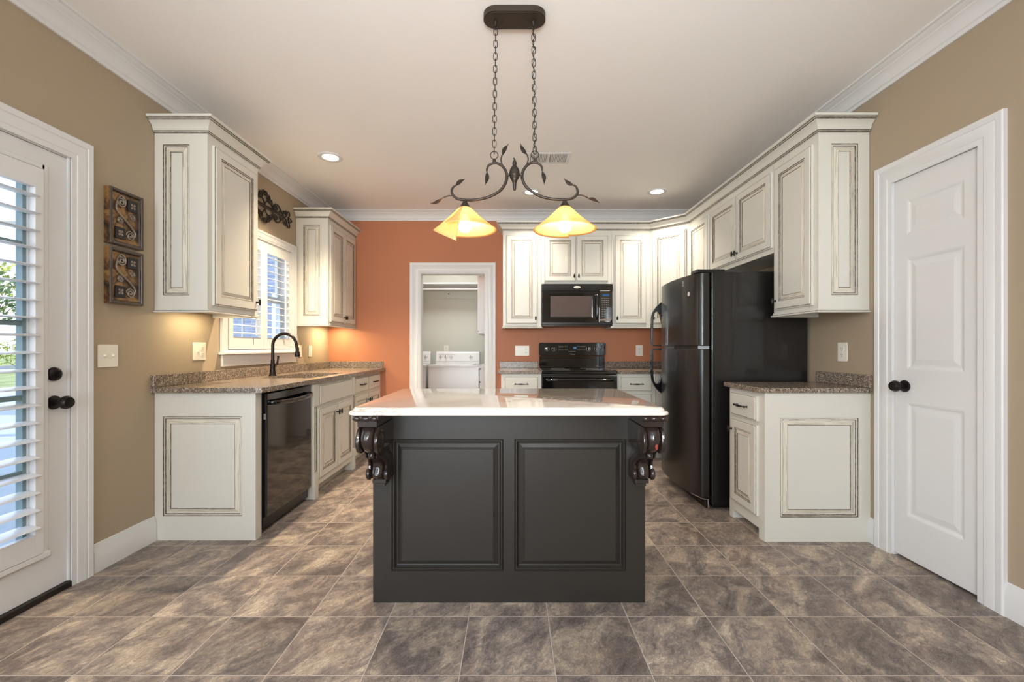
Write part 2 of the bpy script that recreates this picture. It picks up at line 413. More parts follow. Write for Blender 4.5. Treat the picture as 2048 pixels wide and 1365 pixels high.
    def build(s, name, mats, parent=None, loc=(0, 0, 0), rotz=0.0, smooth=None, bevel=0.0, seg=2, weld=False):
        me = bpy.data.meshes.new(name); me.from_pydata(s.v, [], s.f)
        if not isinstance(mats, (list, tuple)): mats = [mats]
        for m in mats: me.materials.append(m)
        me.polygons.foreach_set('material_index', s.m)
        bm = bmesh.new(); bm.from_mesh(me)
        if weld: bmesh.ops.remove_doubles(bm, verts=bm.verts, dist=1e-5)
        bmesh.ops.recalc_face_normals(bm, faces=bm.faces); bm.to_mesh(me); bm.free()
        if smooth:
            me.polygons.foreach_set('use_smooth', [True] * len(me.polygons)); me.set_sharp_from_angle(angle=math.radians(smooth))
        o = bpy.data.objects.new(name, me); COL.objects.link(o)
        o.parent = parent; o.location = loc; o.rotation_euler = (0, 0, rotz)
        if bevel:
            b = o.modifiers.new('bevel', 'BEVEL'); b.width = bevel; b.segments = seg; b.limit_method = 'ANGLE'; b.angle_limit = math.radians(40)
            b.harden_normals = False
        return o

def thing(name, label, cat, loc=(0, 0, 0), rotz=0.0, group=None):
    o = bpy.data.objects.new(name, None); COL.objects.link(o); o.location = loc; o.rotation_euler = (0, 0, rotz); o.empty_display_size = 0.05
    o['label'] = label; o['category'] = cat
    if group: o['group'] = group
    return o
def tag(o, label, cat, group=None, kind=None):
    o['label'] = label; o['category'] = cat
    if group: o['group'] = group
    if kind: o['kind'] = kind
    return o
def struct(o, label=None):
    o['kind'] = 'structure'
    if label: o['label'] = label
    return o
def copy_tree(o, parent=None):
    c = o.copy(); COL.objects.link(c); c.parent = parent
    for ch in list(o.children): copy_tree(ch, c)
    return c
def text(name, body, size, parent, loc, rot, m, depth=0.0004):
    cu = bpy.data.curves.new(name, 'FONT'); cu.body = body; cu.size = size; cu.extrude = depth; cu.align_x = 'CENTER'; cu.align_y = 'CENTER'
    t = bpy.data.objects.new(name, cu); COL.objects.link(t)
    dg = bpy.context.evaluated_depsgraph_get(); me = bpy.data.meshes.new_from_object(t.evaluated_get(dg))
    bpy.data.objects.remove(t); o = bpy.data.objects.new(name, me); me.materials.clear(); me.materials.append(m); COL.objects.link(o)
    o.parent = parent; o.location = loc; o.rotation_euler = rot; return o
def arc(cx, cz, r, a0, a1, n, y=0.0): return [(cx + r * math.cos(a0 + (a1 - a0) * k / n), y, cz + r * math.sin(a0 + (a1 - a0) * k / n)) for k in range(n + 1)]
def smooth_pts(pts, n=5):
    P = [Vector(p) for p in pts]; out = []
    for i in range(len(P) - 1):
        p0 = P[max(0, i - 1)]; p1 = P[i]; p2 = P[i + 1]; p3 = P[min(len(P) - 1, i + 2)]
        for k in range(n):
            t = k / n
            out.append(0.5 * ((2 * p1) + (-p0 + p2) * t + (2 * p0 - 5 * p1 + 4 * p2 - p3) * t * t + (-p0 + 3 * p1 - 3 * p2 + p3) * t ** 3))
    out.append(P[-1]); return out

# ------------------------------------------------------------------ room shell
XL, XR, YB, ZC, YR = -2.11, 2.10, 5.07, 2.70, -3.2
XW = YB + 0.12
def holed(mb, u0, z0, u1, z1, holes, fn):
    us = sorted({u0, u1} | {h[0] for h in holes} | {h[2] for h in holes}); zs = sorted({z0, z1} | {h[1] for h in holes} | {h[3] for h in holes})
    for a, b in zip(us[:-1], us[1:]):
        for c, d in zip(zs[:-1], zs[1:]):
            if any(h[0] < (a + b) / 2 < h[2] and h[1] < (c + d) / 2 < h[3] for h in holes): continue
            fn(a, c, b, d)
DL = (1.17, 0.0, 2.105, 2.05); WL = (3.26, 1.12, 4.215, 2.045); DR = (1.967, 0.0, 2.437, 2.055); DB = (-1.06, 0.0, -0.299, 2.0)
mb = MB().box(XL - 0.12, YR - 0.12, -0.1, XR + 0.12, 7.0, 0.0)
struct(mb.build('floor', M['tile']), 'floor of square slate-look tiles in mottled grey and tan with pale grout')
mb = MB().box(XL - 0.12, YR - 0.12, ZC, XR + 0.12, 7.0, ZC + 0.12)
struct(mb.build('ceiling', M['ceil']), 'smooth pale greige ceiling')
mb = MB(); holed(mb, YR, 0, YB + 0.12, ZC, [DL, WL, (-2.32, .42, -.08, 2.47)], lambda a, c, b, d: mb.box(XL - 0.12, a, c, XL, b, d))  # the rearmost hole is an unseen opening added for the side fill
struct(mb.build('wall_left', M['taupe']), 'taupe left wall with glazed door and kitchen window')
mb = MB(); holed(mb, YR, 0, YB + 0.12, ZC, [DR], lambda a, c, b, d: mb.box(XR, a, c, XR + 0.12, b, d))
struct(mb.build('wall_right', M['taupe']), 'taupe right wall with the pantry door')
mb = MB(); holed(mb, XL, 0, XR, ZC, [DB], lambda a, c, b, d: mb.box(a, YB, c, b, YB + 0.12, d))
struct(mb.build('wall_back', M['orange']), 'terracotta orange back wall with a doorway to the laundry')
mb = MB(); holed(mb, XL, 0, XR, ZC, [(-1.92, 0.25, -0.08, 2.55)], lambda a, c, b, d: mb.box(a, YR - 0.12, c, b, YR, d))  # unseen opening added to let fill light in from the rear
struct(mb.build('wall_rear', M['taupe']), 'taupe wall behind the camera with an added opening for fill light')
mb = MB().box(XR + 0.12, 1.7, 0, XR + 0.16, 2.7, 2.3); struct(mb.build('wall_pantry', M['laundry']))
LX0, LX1, LY = -1.95, -0.12, 6.80
mb = MB().box(LX0 - 0.1, XW, 0, LX0, LY + .1, ZC); struct(mb.build('wall_laundry_left', M['laundry']))
mb = MB().box(LX1, XW, 0, LX1 + .1, LY + .1, ZC); struct(mb.build('wall_laundry_right', M['laundry']))
mb = MB().box(LX0, LY, 0, LX1, LY + .1, ZC); struct(mb.build('wall_laundry_back', M['laundry']), 'pale grey-green laundry back wall')

# crown moulding of the room
cp = [(0, -0.108), (0.010, -0.108), (0.014, -0.100), (0.014, -0.092), (0.022, -0.086), (0.030, -0.060), (0.046, -0.040), (0.056, -0.034), (0.058, -0.028), (0.070, -0.022), (0.082, -0.012), (0.095, -0.010), (0.095, 0.0), (0, 0)]
def crownrun(name, path, label):
    mb = MB().sweep(path, cp, lambda x, y, h: (x, y, ZC + h)); o = mb.build(name, M['white'], smooth=30); return struct(o, label)
crownrun('trim_1', [(XR, YR), (XR, YB), (XL, YB), (XL, YR)], 'white crown moulding around the top of the walls')
# baseboards
bp = [(0, 0), (0.015, 0), (0.015, 0.105), (0.011, 0.116), (0.011, 0.124), (0.006, 0.134), (0.006, 0.142), (0, 0.145)]
def baserun(name, path, label=None):
    mb = MB().sweep(path, bp, lambda x, y, h: (x, y, h)); return struct(mb.build(name, M['white'], smooth=30), label)
baserun('baseboard_left', [(XL, 2.598), (XL, 2.212)], 'tall white baseboard between glazed door and cabinet')
baserun('baseboard_left_rear', [(XL, 1.055), (XL, YR)])
baserun('baseboard_right', [(XR, 2.542), (XR, 2.588)], 'short white baseboard between cabinet end and pantry door')
baserun('baseboard_right_front', [(XR, YR), (XR, 1.888)], 'white baseboard right of the pantry door')
baserun('baseboard_back', [(-1.18, YB), (-1.46, YB)])
baserun('baseboard_laundry', [(LX1, LY), (LX0, LY)])

# casings: profile (offset across the width, protrusion)
def casing(name, path, w, fn, label, m='white'):
    pr = [(0, 0), (0, 0.010), (0.006, 0.013), (w * 0.18, 0.013), (w * 0.22, 0.016), (w * 0.62, 0.019), (w * 0.68, 0.016), (w * 0.72, 0.020), (w * 0.95, 0.022), (w, 0.018), (w, 0)]
    mb = MB().sweep(path, [(-a, b) for a, b in pr], fn); return struct(mb.build(name, M[m], smooth=30), label)
# travel so that the outside of the frame lies to the right of travel (offset negative = right)
casing('trim_2', [(1.164, 0.0), (1.164, 2.048), (2.108, 2.048), (2.108, 0.0)][::-1] and [(1.164, 0.0), (1.164, 2.048), (2.108, 2.048), (2.108, 0.0)], -0.098, lambda u, z, h: (XL + h, u, z), 'moulded white casing around the glazed door')
casing('trim_3', [(1.972, 0.0), (1.972, 2.05), (2.432, 2.05), (2.432, 0.0)], -0.104, lambda u, z, h: (XR - h, u, z), 'moulded white casing around the pantry door')
casing('trim_4', [(-1.06, 0.0), (-1.06, 2.0), (-0.299, 2.0), (-0.299, 0.0)], -0.112, lambda u, z, h: (u, YB - h, z), 'white casing around the laundry doorway')
# laundry doorway jamb
mb = MB().box(-1.06, YB, 0, -1.045, XW, 2.0).box(-0.314, YB, 0, -0.299, XW, 2.0).box(-1.045, YB, 1.985, -0.314, XW, 2.0)
struct(mb.build('trim_5', M['white']), 'white jamb inside the laundry doorway')

# ------------------------------------------------------------------ window 1 (kitchen window)
wr = thing('window_1', '', 'window'); del wr['category']; del wr['label']
wr['kind'] = 'structure'; wr['label'] = 'white double-hung kitchen window above the sink'
casing_o = casing('window_casing', [(4.215, 1.104), (4.215, 2.045), (3.26, 2.045), (3.26, 1.104)], 0.073, lambda u, z, h: (XL + h, u, z), None); casing_o.parent = wr
mb = MB().rbox(XL + 0.001, 3.165, 1.086, XL + 0.05, 4.298, 1.106, 0.006, axis='y').box(XL - 0.118, 3.262, 1.09, XL + 0.01, 4.213, 1.12)
mb.build('window_sill', M['white'], wr, bevel=0.002)
mb = MB().box(XL + 0.0005, 3.19, 0.998, XL + 0.018, 4.285, 1.085); mb.build('window_apron', M['white'], wr, bevel=0.004)
mb = MB()
for (a, b, c, d) in ((3.26, 3.275, 1.12, 2.045), (4.2, 4.215, 1.12, 2.045)): mb.box(XL - 0.12, a, c, XL, b, d)
mb.box(XL - 0.12, 3.275, 2.03, XL, 4.2, 2.045)
mb.build('window_jamb', M['white'], wr)
for (zz0, zz1, xo) in ((1.12, 1.585, 0.075), (1.56, 2.03, 0.10)):
    mb = MB(); x0, x1 = XL - xo - 0.025, XL - xo
    for yc in (3.275, 4.155): mb.box(x0, yc, zz0, x1, yc + 0.045, zz1)
    mb.box(x0, 3.32, zz0, x1, 4.155, zz0 + 0.045).box(x0, 3.32, zz1 - 0.04, x1, 4.155, zz1)
    for q in (1, 2): mb.box(x0 + .006, 3.32 + 0.835 * q / 3 - .008, zz0, x1 - .004, 3.32 + 0.835 * q / 3 + .008, zz1)
    so = mb.build('window_sash', M['white'], wr)
    MB().box(x0 + 0.011, 3.31, zz0 + .03, x0 + 0.014, 4.165, zz1 - .03).build('window_pane', M['glass'], so)
# plantation shutters: two leaves
def louvre(mb, x, y0, y1, z, w, th, tilt):
    n = 12; A = []; B = []
    for k in range(n):
        a = 2 * PI * k / n; u = w / 2 * math.cos(a); v = th / 2 * math.sin(a)
        A.append((x + u * math.cos(tilt) - v * math.sin(tilt), z + u * math.sin(tilt) + v * math.cos(tilt)))
    mb.add([(a, y0, b) for a, b in A] + [(a, y1, b) for a, b in A], [tuple(range(n)), tuple(range(2 * n - 1, n - 1, -1))] + [(i, (i + 1) % n, n + (i + 1) % n, n + i) for i in range(n)])
for k, (y0, y1) in enumerate(((3.278, 3.738), (3.741, 4.197))):
    t = thing('plantation_shutter', ('left hand white shutter leaf over kitchen window, partly behind the wall cabinet', 'right hand white shutter leaf over kitchen window, its louvres fully visible')[k], 'shutter', (XL - 0.005, y0, 1.125), group='kitchen window shutters')
    w = y1 - y0; h = 0.90
    mb = MB().box(-.012, 0, 0, .014, .048, h).box(-.012, w - .048, 0, .014, w, h).box(-.012, .048, 0, .014, w - .048, .095).box(-.012, .048, h - .075, .014, w - .048, h)
    mb.build('shutter_frame', M['white'], t, bevel=0.0015)
    mb = MB()
    for q in range(12): louvre(mb, 0.0, 0.05, w - 0.05, 0.128 + q * 0.0605, 0.060, 0.009, -0.20)
    mb.build('louvres', M['white'], t, smooth=50)
    MB().box(0.033, w * 0.5 + .07, .11, 0.043, w * 0.5 + .083, h - .09).build('tilt_rod', M['white'], t)

# ------------------------------------------------------------------ door 1 (glazed exterior door)
d1 = thing('door_1', '', 'x'); del d1['category']; d1['kind'] = 'structure'; d1['label'] = 'white exterior door with full glass and louvred shutter'
DX = XL - 0.008
mb = MB(); holed(mb, 1.178, 0.03, 2.096, 2.038, [(1.32, 0.27, 1.93, 1.92)], lambda a, c, b, d: mb.box(DX - 0.044, a, c, DX, b, d))
mb.build('door_panel', M['white'], d1, weld=True)
mb = MB()
for z in (0.592, 0.92, 1.245, 1.59): mb.box(DX - .036, 1.32, z - .011, DX - .012, 1.93, z + .011)
mb.box(DX - .036, 1.614, .27, DX - .012, 1.636, 1.92).box(DX - .038, 1.915, .27, DX - .008, 1.93, 1.92).box(DX - .038, 1.32, .27, DX - .008, 1.335, 1.92).box(DX - .038, 1.32, .27, DX - .008, 1.93, .285).box(DX - .038, 1.32, 1.905, DX - .008, 1.93, 1.92)
gg = mb.build('muntin_grid', M['teal'], d1)
MB().box(DX - .026, 1.33, .28, DX - .022, 1.92, 1.91).build('door_glass', M['glass'], d1)
sf = MB()
a0, a1, c0, c1 = 1.262, 1.988, 0.215, 1.95
for q in (0, 1):
    pass
sf.box(DX + .0005, a0, c0, DX + .018, a0 + .022, c1).box(DX + .0005, a1 - .014, c0, DX + .014, a1 + .014, c1 + .012).box(DX + .0005, a0, c1 - .012, DX + .014, a1, c1 + .012).box(DX + .0005, a0, c0 - .02, DX + .026, a1 + .014, c0 + .004)
sf.build('shutter_surround', M['white'], d1, bevel=0.003)
mb = MB().box(DX + .001, 1.934, c0 + .006, DX + .028, a1 - .018, c1 - .016).box(DX + .001, a0 + .024, c0 + .006, DX + .028, a0 + .07, c1 - .016).box(DX + .001, a0 + .07, c1 - .105, DX + .028, 1.934, c1 - .016).box(DX + .001, a0 + .07, c0 + .006, DX + .028, 1.934, c0 + .10)
sh = mb.build('shutter_frame', M['white'], d1, bevel=0.0015)
mb = MB()
for q in range(20): louvre(mb, DX + 0.014, a0 + .072, 1.932, 0.352 + q * 0.0765, 0.086, 0.011, -0.09)
mb.build('louvres', M['white'], sh, smooth=50)
kb = MB().lathe([(0.030, 0), (0.032, .004), (0.030, .012), (0.014, .016), (0.012, .034), (0.022, .042), (0.030, .054), (0.031, .066), (0.024, .078), (0.0, .080)], (DX, 2.035, 0.885), 'x', 28)
kb.build('door_knob', M['bronze'], d1, smooth=40)
db = MB().lathe([(0.031, 0), (0.033, .005), (0.030, .014), (0.020, .020), (0.0, .021)], (DX, 2.035, 1.016), 'x', 28).box(DX + .018, 2.031, 1.0, DX + .034, 2.039, 1.032)
db.build('deadbolt', M['bronze'], d1, smooth=40)
MB().box(DX - .002, 2.0965, .868, DX + .006, 2.105, .905).build('latch_plate', M['bronze'], d1)
MB().box(DX + .001, a1 - .0165, c0 + .01, DX + .019, a1 - .0142, c1 - .0125).box(DX + .001, a0 + .024, c1 - .0155, DX + .019, a1 - .0142, c1 - .0125).build('shutter_gap_shade', M['slot'], d1)  # dark strips painting the shade in the gap around the shutter
MB().box(DX - .03, 2.0962, .03, DX - .001, 2.0972, 2.038).box(DX - .03, 1.178, 2.0385, DX - .001, 2.0972, 2.0398).build('door_gap_shade', M['slot'], d1)  # dark strips standing in for the shaded gap between door and jamb
mb = MB().box(XL - .115, 1.172, 0.0005, XL + .012, 2.103, 0.028); struct(mb.build('trim_6', M['threshold'], bevel=.004), 'dark bronze threshold under the glazed door')
mb = MB().box(XL - .12, 1.17, 0, XL - .052, 1.18, 2.05).box(XL - .12, 2.097, 0.03, XL - .0, 2.105, 2.05).box(XL - .12, 1.18, 2.04, XL, 2.097, 2.05); struct(mb.build('trim_7', M['white']))

# ------------------------------------------------------------------ door 2 (pantry)
d2 = thing('door_2', '', 'x'); del d2['category']; d2['kind'] = 'structure'; d2['label'] = 'narrow white three-panel pantry door'
d2.location = (XR + 0.006, 2.427, 0.0); d2.rotation_euler = (0, 0, -PI / 2)
dw = 2.427 - 1.977
ringsD = [(.008, .002, 0), (.016, .006, 0), (.024, .0065, 0), (.052, .002, 0)]
mb = MB().board(0, 0.014, dw, 2.046, 0.036, 0, [(.075, .239, dw - .075, .845), (.075, 1.023, dw - .075, 1.615), (.075, 1.74, dw - .075, 1.925)], ringsD, [(0, .001, 0), (.002, 0, 0)])
mb.build('door_panel', M['white'], d2)
kn = MB().lathe([(0.030, 0), (0.032, -.004), (0.030, -.010), (0.013, -.014), (0.012, -.030), (0.021, -.037), (0.029, -.049), (0.030, -.060), (0.023, -.072), (0.0, -.074)], (0.066, 0, 0.932), 'y', 28)
kn.build('door_knob', M['bronze'], d2, smooth=40)
for z in (1.831, 1.085, 0.34):
    hb = MB().lathe([(.0065, -.047), (.0065, .047)], (dw + .004, -.008, z), 'z', 12).lathe([(.008, -.052), (.008, -.047)], (dw + .004, -.008, z), 'z', 12).lathe([(.008, .047), (.008, .052)], (dw + .004, -.008, z), 'z', 12).box(dw - .016, -.0015, z - .046, dw + .003, -.0002, z + .046)
    hb.build('door_hinge', M['iron'], d2, smooth=40)
mb = MB().box(XR, 2.4285, 0, XR + .12, 2.437, 2.055).box(XR, 1.967, 0, XR + .12, 1.9755, 2.055).box(XR, 1.9755, 2.0475, XR + .12, 2.4285, 2.055); struct(mb.build('trim_8', M['white']))

# ------------------------------------------------------------------ cabinet kit (local frame: x along the run, front faces -y, z up)
CM = [M['cream'], M['glaze'], M['streak'], M['streakv']]
def RG(s=1.0): return [(.0032 * s, .004, 1), (.009 * s, .003, 2), (.0125 * s, .007, 1), (.016 * s, .008, 0), (.034 * s, .0025, 2), (.037 * s, .005, 1), (.039 * s, .005, 0)]
EDGE = [(0, .006, 0), (.005, .005, 0), (.0075, .0035, 1), (.011, 0, 0)]
def knob(parent, x, z, y=-.02):
    mb = MB().lathe([(.0085, 0), (.0085, -.002), (.005, -.004), (.0045, -.014), (.007, -.018)], (x, y, z), 'y', 12)
    mb.ball((x, y - .024, z), .0095, .0075, .023, 12, 8)
    return mb.build('knob', M['bronze'], parent, smooth=60)
def pull(parent, x, z, y=-.02, L=.116):
    mb = MB()
    for s in (-1, 1):
        mb.lathe([(.007, 0), (.006, -.003), (.0045, -.008), (.0045, -.020)], (x + s * L / 2, y, z), 'y', 10); mb.ball((x + s * (L / 2 + .004), y - .021, z), .0085, .006, .007, 10, 7)
    pts = [(x + L / 2 * t, y - .021 - .006 * (1 - t * t), z) for t in [k / 8 for k in range(-8, 9)]]
    mb.tube(pts, [.0042 + .0042 * (1 - abs(k) / 8) ** 2 for k in range(-8, 9)], 8)
    return mb.build('pull', M['bronze'], parent, smooth=60)
def add_door(root, x0, z0, x1, z1, kn=None, fw=0.055, name='door', panel=True):
    th = .02
    mb = MB().board(x0, z0, x1, z1, -.0006, -th, [(x0 + fw, z0 + fw, x1 - fw, z1 - fw)] if panel else [], RG(), EDGE)
    d = mb.build(name, CM, root)
    if kn:
        if name == 'drawer': pull(d, kn[0], kn[1])
        else: knob(d, *kn)
    return d
def cab(name, label, loc, rotz, W, D, H, toe=0.0, doors=(), drawers=(), group=None, falsefront=(), feet=(), body_x0=0.0, cat='cabinet', z_bottom=0.0, hollow=False):
    r = thing(name, label, cat, loc, rotz, group)
    mb = MB()
    if hollow:
        mb.box(0, 0, toe, W, .02, H).box(0, .02, toe, .018, D, H).box(W - .018, .02, toe, W, D, H).box(.018, D - .012, toe, W - .018, D, H).box(.018, .02, toe, W - .018, D - .012, toe + .018).box(0, .075, 0, W, D, toe)
    elif toe:
        mb.box(body_x0, 0, toe, W, D, H).box(body_x0, .075, 0.0, W, D, toe)
    else: mb.box(body_x0, 0, z_bottom, W, D, H)
    mb.build('body', M['cream'], r)
    for d in doors: add_door(r, *d[:4], kn=d[4] if len(d) > 4 else None)
    for d in drawers: add_door(r, *d[:4], kn=((d[0] + d[2]) / 2, (d[1] + d[3]) / 2), name='drawer', panel=False)
    for d in falsefront: add_door(r, *d, name='false_front', panel=False)
    for (a, b) in feet:
        MB().box(a, -.006, 0, b, .0745, toe + .10).build('foot', M['cream'], r, bevel=.003)
    return r
def end_panel(root, loc, rotz, W, H, z0, prect, D=.012):
    mb = MB().board(0, z0, W, z0 + H, 0, -D, [prect], RG(1.25))
    o = mb.build('end_panel', CM, root); 
    o.matrix_parent_inverse = root.matrix_basis.inverted(); o.location = loc; o.rotation_euler = (0, 0, rotz); return o

ZU0, ZU1 = 1.372, 2.40           # wall cabinets
ZT = 0.873                        # base cabinet top
R90 = PI / 2
# --- left run, wall cabinets (front faces +X, local x -> +Y)
XF = -1.797
c = cab('wall_cabinet', 'single-door cream wall cabinet nearest the glazed door, left of window', (XF, 2.612, 0), R90, .505, XF - XL - .001 if False else (XF - XL) - .001, ZU1, doors=[(.030, 1.392, .475, 2.350, (.455, 1.452))], z_bottom=ZU0)
end_panel(c, (XL + .002, 2.6118, 0), 0, -.002 + XF - XL, ZU1 - ZU0, ZU0, (.048, 1.447, .205, 2.338), .010)
c = cab('wall_cabinet', 'two-door cream wall cabinet right of window in orange wall corner', (XF, 4.316, 0), R90, YB - 4.318, (XF - XL) - .001, ZU1, doors=[(.030, 1.392, .365, 2.350, (.350, 1.452)), (.369, 1.392, .705, 2.350, (.386, 1.452))], z_bottom=ZU0)
end_panel(c, (XL + .002, 4.3158, 0), 0, -.002 + XF - XL, ZU1 - ZU0, ZU0, (.070, 1.447, .232, 2.338), .010)
# --- right run wall cabinets (front faces -X, local x -> -Y)
XG = 1.800
c = cab('wall_cabinet', 'tall narrow cream wall cabinet beside the pantry door, panelled end showing', (XG, 3.030, 0), -R90, .43, XR - XG - .001, ZU1, doors=[(.030, 1.392, .400, 2.350, (.050, 1.452))], z_bottom=ZU0)
end_panel(c, (XG, 2.5998, 0), 0, XR - XG - .002, ZU1 - ZU0, ZU0, (.076, 1.447, .232, 2.338), .010)
c = cab('wall_cabinet', 'short two-door cream wall cabinet above the refrigerator', (XG, 3.992, 0), -R90, .960, XR - XG - .001, ZU1, doors=[(.020, 1.826, .482, 2.350, (.462, 1.885)), (.486, 1.826, .948, 2.350, (.506, 1.885))], z_bottom=1.79)
c = cab('wall_cabinet', 'cream wall cabinet behind the refrigerator top, between diagonal corner and above-fridge cabinets', (XG, 4.458, 0), -R90, .464, XR - XG - .001, ZU1, doors=[(.018, 1.392, .435, 2.350, (.400, 1.452))], z_bottom=ZU0)
# diagonal corner
cr = thing('wall_cabinet', 'diagonal corner cream wall cabinet where orange wall meets right wall', 'cabinet', (1.49, 4.76, 0), -PI / 4)
L = .30 * math.sqrt(2)
poly = [(0, 0), (L, 0)]
def loc45(X, Y):
    dx, dy = X - 1.49, Y - 4.76; return (dx * math.cos(PI / 4) - dy * math.sin(PI / 4), dx * math.sin(PI / 4) + dy * math.cos(PI / 4))
pp = [loc45(1.4905, 4.7605), loc45(1.7985, 4.4595), loc45(2.098, 4.4595), loc45(2.098, 5.068), loc45(1.4905, 5.068)]
MB().prism(pp, ZU0, ZU1).build('body', M['cream'], cr)
add_door(cr, .035, 1.392, L - .030, 2.350, kn=(.060, 1.452))
# --- back run wall cabinets
YF = 4.76
c = cab('wall_cabinet', 'narrow cream wall cabinet left of the microwave, next to doorway', (-.098, YF, 0), 0, .412, YB - YF - .001, ZU1, doors=[(.033, 1.392, .375, 2.350, (.352, 1.452))], z_bottom=ZU0)
c = cab('wall_cabinet', 'small two-door cream wall cabinet directly above the microwave', (.316, YF, 0), 0, .755, YB - YF - .001, ZU1, doors=[(.030, 1.848, .374, 2.345, (.352, 1.905)), (.378, 1.848, .722, 2.345, (.400, 1.905))], z_bottom=1.818)
c = cab('wall_cabinet', 'narrow cream wall cabinet right of the microwave', (1.073, YF, 0), 0, .416, YB - YF - .001, ZU1, doors=[(.033, 1.392, .375, 2.350, (.056, 1.452))], z_bottom=ZU0)

# cabinet crown and light rails
ccp = [(0, 2.4005), (.009, 2.4005), (.010, 2.4065), (.013, 2.4085), (.0135, 2.4145), (.015, 2.415), (.018, 2.425), (.026, 2.440), (.038, 2.452), (.050, 2.458), (.051, 2.4645), (.056, 2.466), (.0565, 2.4725), (.064, 2.474), (.066, 2.486), (0, 2.486), (-.02, 2.486), (-.02, 2.4005)]
ccm = [0, 1, 0, 1, 0, 0, 0, 0, 0, 1, 0, 1, 0, 0, 0, 0, 0, 0]
lrp = [(-.016, 1.344), (.010, 1.344), (.015, 1.348), (.014, 1.354), (.006, 1.358), (.003, 1.3715), (-.016, 1.3715)]
lrm = [0, 0, 0, 1, 0, 0, 0]
def crown(label, path):
    MBx = MB().sweep(path, [(-o, h) for o, h in ccp], lambda x, y, h: (x, y, h), mats=ccm); return tag(MBx.build('cabinet_crown', CM, smooth=25), label, 'moulding')
def rail(label, path):
    MBx = MB().sweep(path, [(-o, h) for o, h in lrp], lambda x, y, h: (x, y, h), mats=lrm); return tag(MBx.build('light_rail', CM, smooth=25), label, 'moulding')
e = .0105
# outside must lie to the right of travel
crown('cream crown moulding topping the left wall cabinet nearest the camera', [(XL + .004, 2.6018), (XF, 2.6018), (XF, 3.117), (XL + .004, 3.117)])
crown('cream crown moulding topping the wall cabinet right of the window', [(XL + .004, 4.3058), (XF, 4.3058), (XF, YB - .004)])
crown('long cream crown moulding turning from orange wall along the right wall cabinets', [(-.098, YB - .004), (-.098, YF), (1.49, YF), (XG, 4.46), (XG, 2.5898), (XR - .004, 2.5898)])
rail('cream light rail under the left wall cabinet nearest the camera', [(XL + .004, 2.6018), (XF, 2.6018), (XF, 3.117), (XL + .004, 3.117)])
rail('cream light rail under the wall cabinet right of the window', [(XL + .004, 4.3058), (XF, 4.3058), (XF, YB - .004)])
rail('cream light rail under the cabinet left of the microwave', [(-.098, YB - .004), (-.098, YF), (.314, YF), (.314, YB - .004)])
rail('cream light rail from microwave round the diagonal corner to the refrigerator', [(1.073, YB - .004), (1.073, YF), (1.49, YF), (XG, 4.46), (XG, 3.998)])
rail('cream light rail under the tall wall cabinet beside the pantry door', [(XR - .004, 3.030), (XG, 3.030), (XG, 2.5898), (XR - .004, 2.5898)])

# --- left run, base cabinets
XB = -1.513
c = thing('base_cabinet', 'cream panelled cabinet end closing the left counter, beside dishwasher', 'cabinet', (XB, 2.612, 0), R90)
MB().box(0, 0, 0, .052, XB - XL - .001, ZT - .001).build('body', M['cream'], c)
end_panel(c, (XL + .002, 2.6118, 0), 0, XB - XL - .002, ZT - .002, 0.0, (.048, .142, .515, .731), .010)
c = cab('sink_cabinet', 'cream sink base cabinet with false drawer front and two doors', (-1.487, 3.283, 0), R90, .872, -1.487 - XL - .001, ZT - .001, toe=.085, hollow=True,
        doors=[(.085, .133, .434, .672, (.410, .60)), (.438, .133, .788, .672, (.462, .60))], falsefront=[(.085, .695, .788, .850)])
for x0 in (.008, .802):   # fluted pilasters with square blocks
    MB().board(x0, .70, x0 + .062, .862, -.0006, -.012).build('pilaster_block', CM, c, bevel=.002)
    MB().board(x0 + .006, .19, x0 + .056, .698, -.0006, -.008, [(x0 + .012, .20, x0 + .050, .69)], [(.004, .004, 1), (.008, .006, 2), (.012, .002, 1)]).build('pilaster', CM, c)
    MB().box(x0, -.016, 0, x0 + .062, -.0006, .188).box(x0 + .004, -.0005, 0, x0 + .058, .073, .084).build('pilaster_foot', M['cream'], c, bevel=.002)
c = cab('base_cabinet', 'cream base cabinet with two drawers over two doors in left corner', (XB, 4.157, 0), R90, YB - 4.159, XB - XL - .001, ZT - .001, toe=.085,
        doors=[(.045, .133, .445, .672, (.420, .60)), (.449, .133, .850, .672, (.475, .60))], drawers=[(.045, .695, .445, .845), (.449, .695, .850, .845)])
# --- right run base cabinet near pantry
c = cab('base_cabinet', 'cream base cabinet with one drawer over one door, beside refrigerator', (1.48, 2.996, 0), -R90, .404, XR - 1.48 - .001, ZT - .001, toe=.058,
        doors=[(.045, .127, .352, .672, (.062, .60))], drawers=[(.045, .695, .352, .845)])
MB().box(0, -.001, 0, .045, .0745, .12).build('foot', M['cream'], c)
MB().box(.354, -.001, 0, .404, .0745, .12).build('foot', M['cream'], c)
end_panel(c, (1.48, 2.5918, 0), 0, XR - 1.48 - .002, ZT - .002, 0.0, (.092, .143, .548, .727), .010)
# --- back run base cabinets
YG = 4.46
cab('base_cabinet', 'cream base cabinet with drawer left of the range, beside doorway', (-.111, YG, 0), 0, .409, YB - YG - .001, ZT - .001, toe=.085, doors=[(.035, .133, .374, .672, (.350, .60))], drawers=[(.035, .695, .374, .845)])
cab('base_cabinet', 'cream base cabinet with stacked drawers between range and refrigerator', (1.064, YG, 0), 0, .386, YB - YG - .001, ZT - .001, toe=.085,
    drawers=[(.028, .695, .348, .845), (.028, .42, .348, .672), (.028, .133, .348, .397)])
cab('base_cabinet', 'plain cream corner base cabinet hidden behind the refrigerator', (1.455, 4.458, 0), 0, .643, YB - 4.46, ZT - .001, toe=.085)

